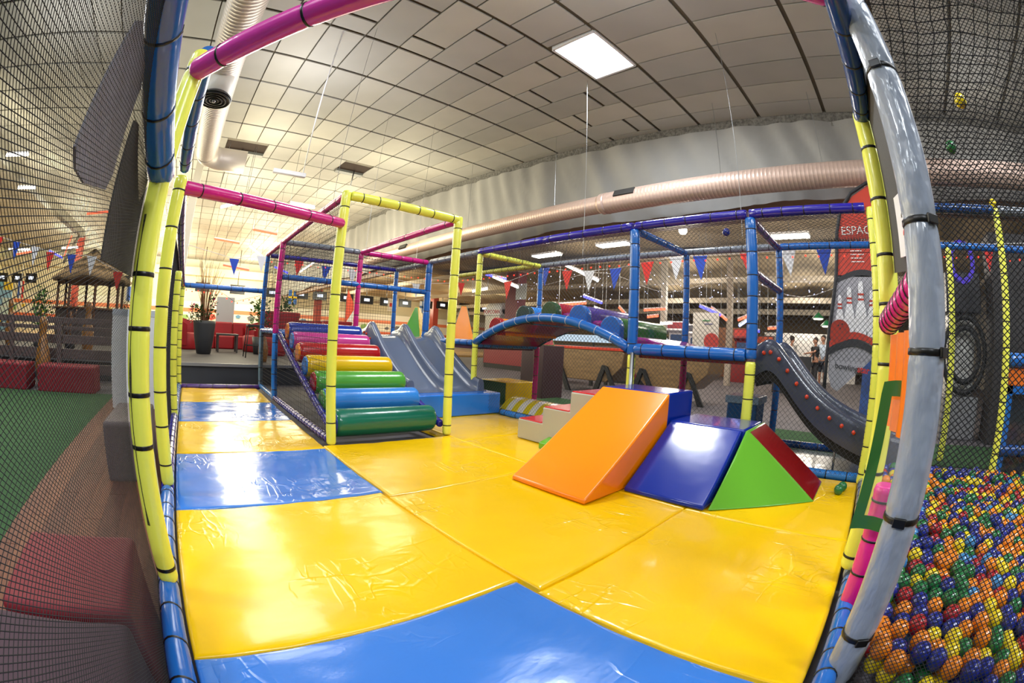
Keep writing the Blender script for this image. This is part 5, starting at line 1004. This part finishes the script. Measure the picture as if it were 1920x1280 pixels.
# three people by the white wall
SKIN = mat('skin', '#A87A62', rough=0.55); HAIR = mat('hair', '#2A1E18', rough=0.7)
def person(base, face, h, shirt, legs, arms, label, hair=True, legc=None):
    """base on the floor, face = heading angle; arms: two lists of (forward, side, up) elbow and wrist offsets in metres from the shoulder"""
    t_ = thing('person', label, 'person', base); B = V(base); f = V((math.cos(face), math.sin(face), 0)); s = V((-f.y, f.x, 0)); k = h / 1.75
    def P(a, c, z): return B + (f * a + s * c + V((0, 0, z))) * k
    def grow(name, nodes, edges, m, par, sub=2):
        me = bpy.data.meshes.new(name); L = origin_of(par); me.from_pydata([tuple(p - L) for p, r in nodes], edges, []); o = bpy.data.objects.new(name, me); COL.objects.link(o); o.parent = par; o.modifiers.new('skin', 'SKIN').use_smooth_shade = True
        for i, (p, r) in enumerate(nodes): me.skin_vertices[0].data[i].radius = (r[0] * k, r[1] * k) if isinstance(r, tuple) else (r * k, r * k)
        me.skin_vertices[0].data[0].use_root = True; q = o.modifiers.new('sub', 'SUBSURF'); q.levels = q.render_levels = sub; me.materials.append(m); return o
    sh = [P(0, 0.19, 1.42), P(0, -0.19, 1.42)]; nodes = [(P(0, 0, 0.95), (0.15, 0.11)), (P(0, 0, 1.15), (0.14, 0.10)), (P(0, 0, 1.36), (0.17, 0.11)), (P(0, 0, 1.47), (0.06, 0.06)), (P(0.02, 0, 1.56), (0.055, 0.055)), (P(0.03, 0, 1.66), (0.085, 0.095)), (P(0.025, 0, 1.74), (0.06, 0.07))]; ed = [(0, 1), (1, 2), (2, 3), (3, 4), (4, 5), (5, 6)]
    for i, sd in enumerate((1, -1)):
        n = len(nodes); nodes += [(P(0, 0.10 * sd, 0.90), 0.095), (P(0.02, 0.11 * sd, 0.48), 0.06), (P(-0.01, 0.12 * sd, 0.09), 0.042), (P(0.13, 0.13 * sd, 0.035), 0.035)]; ed += [(0, n), (n, n + 1), (n + 1, n + 2), (n + 2, n + 3)]
        n = len(nodes); e_, w2 = arms[i]; nodes += [(P(0, 0.19 * sd, 1.42), 0.055), (P(0 + e_[0], 0.19 * sd + e_[1], 1.42 + e_[2]), 0.043), (P(w2[0], 0.19 * sd + w2[1], 1.42 + w2[2]), 0.03)]; ed += [(2, n), (n, n + 1), (n + 1, n + 2)]
        dr = (V((w2[0] - e_[0], w2[1] - e_[1], w2[2] - e_[2]))).normalized(); nodes.append((P(w2[0] + dr.x * 0.08, 0.19 * sd + w2[1] + dr.y * 0.08, 1.42 + w2[2] + dr.z * 0.08), 0.035)); ed.append((n + 2, n + 3)); m_ = n + 3
        for q, ln in ((-1.5, 0.07), (-0.5, 0.085), (0.5, 0.08), (1.5, 0.065)): nodes.append((P(w2[0] + dr.x * (0.08 + ln), 0.19 * sd + w2[1] + dr.y * (0.08 + ln) + q * 0.012, 1.42 + w2[2] + dr.z * (0.08 + ln) + q * 0.006), 0.009)); ed.append((m_, len(nodes) - 1))
        nodes.append((P(w2[0] + dr.x * 0.07, 0.19 * sd + w2[1] + dr.y * 0.07 + 0.05, 1.42 + w2[2] + dr.z * 0.07 + 0.03), 0.010)); ed.append((n + 2, len(nodes) - 1))
    body = grow('body', nodes, ed, SKIN, t_)
    n2 = [(P(0, 0, 0.88), (0.185, 0.13)), (P(0, 0, 1.15), (0.165, 0.125)), (P(0, 0, 1.36), (0.19, 0.13)), (P(0, 0, 1.46), (0.08, 0.08))]; e2 = [(0, 1), (1, 2), (2, 3)]
    for i, sd in enumerate((1, -1)):
        n = len(n2); e_, w2 = arms[i]; n2 += [(P(0, 0.19 * sd, 1.42), 0.075), (P(e_[0] * 0.8, 0.19 * sd + e_[1] * 0.8, 1.42 + e_[2] * 0.8), 0.062)]; e2 += [(2, n), (n, n + 1)]
    grow('shirt', n2, e2, shirt, t_)
    n3 = [(P(0, 0, 0.93), (0.17, 0.125))]; e3 = []; zl = legc if legc is not None else 0.07
    for sd in (1, -1):
        n = len(n3); n3 += [(P(0, 0.10 * sd, 0.84), 0.105), (P(0.02, 0.11 * sd, 0.48), 0.08)]; e3 += [(0, n), (n, n + 1)]
        if zl < 0.3: n3.append((P(-0.01, 0.12 * sd, zl), 0.065)); e3.append((n + 1, n + 2))
    grow('trousers', n3, e3, legs, t_)
    hd = P(0.03, 0, 1.67); fr = f * k; b_ = MB(); b_.ball(hd, 0.105 * k, 14, 10, (0.88, 0.88, 1.15)); b_.ball(hd + fr * 0.10 + V((0, 0, -0.01)), 0.02 * k, 6, 5); b_.ball(hd + s * 0.09 * k, 0.022 * k, 6, 5); b_.ball(hd - s * 0.09 * k, 0.022 * k, 6, 5); b_.build('head', SKIN, t_)
    for sd in (1, -1): MB().ball(hd + fr * 0.085 + s * 0.035 * k * sd + V((0, 0, 0.02)), 0.012 * k, 6, 5).build('eye', HAIR, t_)
    MB().box((-0.025 * k, -0.02 * k, -0.004), (0.0, 0.02 * k, 0.004), Matrix.Translation(hd + fr * 0.10 + V((0, 0, -0.055 * k))) @ Matrix.Rotation(face, 4, 'Z')).build('mouth', HAIR, t_)
    if hair: MB().ball(hd - fr * 0.018 + V((0, 0, 0.035)), 0.108 * k, 14, 10, (0.92, 0.92, 1.0)).build('hair', HAIR, t_)
    MB().box((-0.12 * k, 0.06 * k, 0), (0.17 * k, 0.17 * k, 0.09 * k), Matrix.Translation(B) @ Matrix.Rotation(face, 4, 'Z')).build('shoe', BLACK, t_, bev=0.02); MB().box((-0.12 * k, -0.17 * k, 0), (0.17 * k, -0.06 * k, 0.09 * k), Matrix.Translation(B) @ Matrix.Rotation(face, 4, 'Z')).build('shoe', BLACK, t_, bev=0.02)
rest_ = ((0.02, 0.03, -0.28), (0.10, 0.02, -0.50)); BLK = mat('cloth_black', '#1A1A1E', rough=0.8); LBL_ = mat('cloth_pale_blue', '#B4C4D8', rough=0.8); DEN = mat('cloth_denim', '#28303E', rough=0.8); GRYC = mat('cloth_grey', '#B0AEAC', rough=0.8)
person((16.2, 1.95, FZ), 2.2, 1.72, BLK, mat('cloth_charcoal', '#24242A', rough=0.8), (((0.22, 0.08, -0.14), (0.50, 0.02, -0.20)), ((0.05, -0.05, -0.27), (0.22, 0.08, -0.36))), 'person in black with one arm stretched out by the white wall'); person((16.9, 1.72, FZ), 2.6, 1.84, LBL_, DEN, (rest_, ((0.02, -0.03, -0.28), (0.10, -0.02, -0.50))), 'person in a pale blue shirt standing behind the one in black', legc=0.5); person((17.0, 3.06, FZ), -0.6, 1.78, GRYC, DEN, (((0.1, 0.03, -0.25), (0.3, 0.0, -0.12)), rest_), 'person in a pale grey shirt with a raised forearm at left')
# feather banner behind the curved slide
fb = thing('feather_banner', 'tall red and white feather banner with bowling pins and lettering', 'banner', (6.3, 0.3, FZ))
def fbx(pts, m, nm, dx=0.0): return MB().prism([(6.3 - dx, y, z) for y, z in pts], (0.004, 0, 0)).build(nm, m, fb)
BRED = mat('banner_red', '#C43A24', rough=0.6, var=0.15, vscale=3); BWH = mat('banner_cloth', '#9E9CA2', rough=0.6, var=0.1, vscale=6); BDK = mat('banner_dark', '#26262A', rough=0.6)
def arc(y0, y1, z0, h, n=10): return [(y0 + (y1 - y0) * i / n, z0 + h * math.sin(math.pi * i / n)) for i in range(n + 1)]
fbx([(0.42, 2.10), (0.37, 2.7), (0.28, 3.0), (0.08, 3.24), (-0.18, 3.38), (-0.40, 3.42), (-0.34, 2.1)], BRED, 'upper_cloth'); low = fbx([(0.55, 1.0), (0.54, 1.35), (0.42, 2.12), (-0.34, 2.12), (-0.28, 1.5), (-0.10, 1.0), (0.14, 0.78), (0.39, 0.56), (0.49, 0.62), (0.55, 0.8)], BWH, 'lower_cloth')
b = MB(); P_ = [(0.60, 0.3), (0.585, 1.0), (0.56, 1.4), (0.45, 2.1), (0.39, 2.72), (0.30, 3.04), (0.09, 3.29), (-0.18, 3.43), (-0.42, 3.46)]; b.sweep([(6.3, y, z) for y, z in P_], 0.028, 8); b.build('pole_sleeve', BDK, fb); MB().rod((6.3, 0.61, FZ), (6.3, 0.60, 0.4), 0.014).build('pole', BLACK, fb)
fbx(arc(0.43, -0.36, 2.02, 0.10) + arc(-0.36, 0.43, 2.08, 0.12), BDK, 'dark_band', 0.004); fbx(arc(0.56, -0.22, 1.14, 0.13) + arc(-0.22, 0.56, 1.22, 0.14), BRED, 'red_band', 0.016); fbx(arc(0.56, -0.20, 1.04, 0.13) + arc(-0.20, 0.56, 1.13, 0.13), BDK, 'dark_band', 0.018)
PINP = mat('print_pin', '#ECEAEC', rough=0.6)
for y, z, s_, dx in ((0.40, 1.3, 0.55, 0.008), (0.25, 1.3, 0.66, 0.010), (-0.10, 1.3, 0.62, 0.008), (-0.22, 1.3, 0.48, 0.007), (0.07, 1.28, 0.76, 0.012)):
    pr_ = [(0.15, 0), (0.20, 0.15), (0.21, 0.3), (0.17, 0.48), (0.10, 0.64), (0.075, 0.74), (0.085, 0.86), (0.08, 0.95), (0.04, 1.0)]; pp = [(y + r * s_ * 0.62, z + q * s_) for r, q in pr_] + [(y - r * s_ * 0.62, z + q * s_) for r, q in pr_[::-1]]; pn = fbx(pp, PINP, 'printed_pin', dx)
    for q in (0.66, 0.75): MB().box((6.3 - dx - 0.003, y - 0.062 * s_, z + q * s_), (6.3 - dx - 0.001, y + 0.062 * s_, z + q * s_ + 0.025)).build('pin_stripe', BRED, pn)
MB().prism([(6.3 - 0.017, 0.40 + 0.16 * math.cos(2 * math.pi * i / 28), 1.35 + 0.17 * math.sin(2 * math.pi * i / 28)) for i in range(28)], (0.003, 0, 0)).build('printed_ball', mat('ball_print', '#A8321E', rough=0.5), fb)
for y, z in ((0.42, 1.44), (0.36, 1.46), (0.39, 1.40)): MB().prism([(6.3 - 0.02, y + 0.013 * math.cos(i), z + 0.013 * math.sin(i)) for i in range(6)], (0.002, 0, 0)).build('finger_hole', BDK, fb)
TW_ = mat('text_white', '#E8E4E0', rough=0.6); text_obj('ESPACE', 0.17, TW_, fb, (6.292, 0.04, 2.74), (0, -1, 0.03), (0, 0, 1), 0.001); text_obj('ANNIVERSAIRE', 0.095, TW_, fb, (6.292, 0.0, 2.58), (0, -1, 0.03), (0, 0, 1), 0.001)
text_obj('bowling', 0.115, BDK, fb, (6.288, 0.27, 0.89), (0, -1, -0.1), (0, 0, 1), 0.001); text_obj('star', 0.125, mat('text_red', '#C03028', rough=0.6), fb, (6.288, 0.005, 0.865), (0, -1, -0.1), (0, 0, 1), 0.001, bold=0.003)
for i, z in enumerate((2.45, 2.40, 2.35, 2.30)): MB().box((6.292, 0.02 - 0.03 * (i % 2), z), (6.296, 0.20, z + 0.012)).build('small_print', TW_, fb)
tag(MB().box((6.9, -0.42, FZ), (6.93, 0.02, 2.3)).build('blue_banner', mat('banner_blue', '#3E5A98', rough=0.6, var=0.3, vscale=5), loc=(6.9, -0.2, 0.3)), 'blue banner partly hidden behind the white feather banner', 'banner')
bn = thing('blue_bags_box', 'blue box in place of hanging plastic bags, with a shiny liner, under the curved slide', 'bin', (4.6, 0.95, FZ)); MB().box((4.5, 1.15, FZ), (4.85, 1.5, 0.52)).build('bags_box_body', mat('bags_blue', '#2A5C94', rough=0.3), bn, bev=0.02); MB().box((4.48, 1.13, 0.48), (4.87, 1.52, 0.56)).build('liner', mat('liner', '#8EA8C0', rough=0.12, bump=0.8, bscale=20), bn, bev=0.01)  # plain box in place of blue plastic bags hanging under the slide
# arcade ride seen through the ball pit net
rd = thing('boxing_machine', 'dark arcade machine with a purple ring lamp beyond the ball pit', 'machine', (7.2, -1.9, FZ)); MB().box((7.1, -2.2, FZ), (7.7, -1.5, 0.55)).build('base', mat('ride_grey', '#7A7A7C', rough=0.4), rd, bev=0.02); MB().box((7.25, -2.1, 0.55), (7.6, -1.55, 1.75)).build('panel', mat('ride_white', '#B8B8B4', rough=0.4), rd, bev=0.02); MB().box((7.1, -2.2, 1.75), (7.7, -1.5, 2.35)).build('head', mat('ride_black', '#1A1A20', rough=0.3), rd, bev=0.02)
for r, m_, z, nm in ((0.42, BLACK, 1.15, 'black_ring'), (0.3, BLACK, 1.15, 'black_ring'), (0.22, glow('purple', '#5A48C8', 1.2), 2.5, 'ring_lamp')): MB().sweep([(7.08, -1.85 + r * math.cos(i * math.pi / 12), z + r * 1.3 * math.sin(i * math.pi / 12)) for i in range(25)], 0.045, 8, False).build(nm, m_, rd)
tag(MB().box((6.8, -3.3, FZ), (7.3, -2.36, 2.9)).build('dark_cabinet', mat('cab_dark', '#2E2A2A', rough=0.6), loc=(7.0, -2.8, FZ), bev=0.02), 'tall dark cabinet right of the arcade machine beyond the ball pit', 'cabinet')
# lamps of the bay
sl_ = thing('spot_lamp', 'very bright round lamp hanging behind the navy rail', 'lamp', (9, 4.21, 3.72)); MB().ball((9, 4.21, 3.72), 0.10, 14, 10).build('bulb', glow('spot_glow', '#FFF6E0', 60), sl_); MB().lathe((9, 4.21, 3.78), [(0.12, 0), (0.1, 0.1), (0.04, 0.16)], 14).build('housing', BLACK, sl_); MB().rod((9, 4.21, 3.94), (9, 4.21, 4.66), 0.008, 5).build('cord', BLACK, sl_)
for k, (y_, z_, x, lb) in enumerate(((0.686, 0.281, 11, 'white bay light behind the middle of the bridge'), (0.942, 0.274, 11, 'white bay light near the maroon column'), (0.183, 0.266, 11, 'white bay light over the curved slide'), (0.227, 0.316, 9.5, 'white bay light just under the navy rail at right'), (0.955, 0.386, 8.6, 'small white light under the pink duct'))):
    t_ = thing('bay_light', lb, 'light', (x, y_ * x, 1 + z_ * x)); c = V((x, y_ * x, 1 + z_ * x)); MB().box((c.x - 0.18, c.y - 0.55, c.z), (c.x + 0.18, c.y + 0.55, c.z + 0.04)).build('diffuser', glow('bay_glow', '#FFFDF4', 9), t_); MB().box((c.x - 0.2, c.y - 0.57, c.z + 0.04), (c.x + 0.2, c.y + 0.57, c.z + 0.1)).build('housing', WHITE, t_); MB().rod((c.x, c.y, c.z + 0.1), (c.x, c.y, 4.62), 0.01, 5).build('hanger', STEEL, t_)
for az, el, d, L_, tilt, c, s_, lb in ((41.5, 7.6, 14, 0.9, -0.35, W_, 7, 'slanted white tube left of the maroon column'), (40.2, 8.2, 14.2, 0.7, -0.2, B2_, 4, 'blue tube above the slanted white one'), (51.5, 9.3, 12, 1.0, -0.4, W_, 8, 'white tube behind the white pennant'), (38.2, 6.4, 14, 0.5, 0.25, W_, 7, 'short white tube left of the popcorn machine'), (50.4, 5.2, 15, 0.95, 0.12, R_, 3.5, 'red tube above the red bridge hump'), (53.0, 5.9, 15, 0.7, -0.3, B2_, 4, 'blue tube above the bridge humps'), (54.0, 4.6, 14.5, 0.4, -0.3, W_, 7, 'short white tube above the violet hump'), (57.2, 4.4, 14, 0.5, -0.8, R_, 3.5, 'steep red tube right of the violet hump'), (61.2, 5.0, 15, 0.75, 0.1, R_, 3.5, 'red tube right of the big blue post'), (61.0, 4.1, 15, 0.4, 0.15, R_, 3.5, 'lower red tube right of the big blue post'), (62.8, 3.3, 14, 0.4, 0.1, W_, 7, 'white tube pair beside the green hump'), (68.6, 5.2, 13, 0.7, -0.35, B2_, 4, 'blue tube right of the rear blue post'), (69.8, 4.8, 13.2, 0.6, -0.6, R_, 3.5, 'red tube crossing the blue one'), (73.0, 4.4, 14, 0.35, 0.4, R_, 3.5, 'short red tube left of the right blue post'), (73.4, 4.0, 13, 0.5, 0.6, '#A8B8FF', 4, 'pale blue slanted tube over the white banner'), (74.6, 2.9, 13.5, 0.35, -0.1, B2_, 4, 'small blue tube behind the white banner'), (77.0, 3.3, 14.5, 0.3, 0.1, R_, 3.5, 'small red tube right of the big blue post with slide')):
    c0 = pol(az, el, d); a = math.radians(az); sd = V((math.cos(a), -math.sin(a), 0)); q = (sd * math.cos(tilt) + V((0, 0, math.sin(tilt)))) * (L_ / 2); batten(c0 - q, c0 + q, c, s_, lb)
LEDW = glow('led_white', '#C8D0FF', 7.0)
random.seed(31); t_ = thing('led_curtain', 'net of tiny white blue sparkling lights hung across the bay', 'lights', (11, 4, 3)); b = MB(); pw = []
for i in range(150):
    az = random.uniform(43, 88); el = 7.3 + 2.2 * math.sin(math.radians((az - 43) * 4)) * 0.5 + random.uniform(-2.2, 1.8); p = pol(az, el, 12.2 / max(0.6, math.sin(math.radians(az)))); b.ball(p, 0.013 * random.uniform(0.7, 1.3), 5, 4)
b.build('bulbs', LEDW, t_)['kind'] = 'stuff'
MB().sweep([pol(az, 8.4 + 1.1 * math.cos(az * 0.35), 12.2 / max(0.6, math.sin(math.radians(az)))) for az in range(43, 89, 2)], 0.006, 4, False, False).build('wire', WHITE, t_)
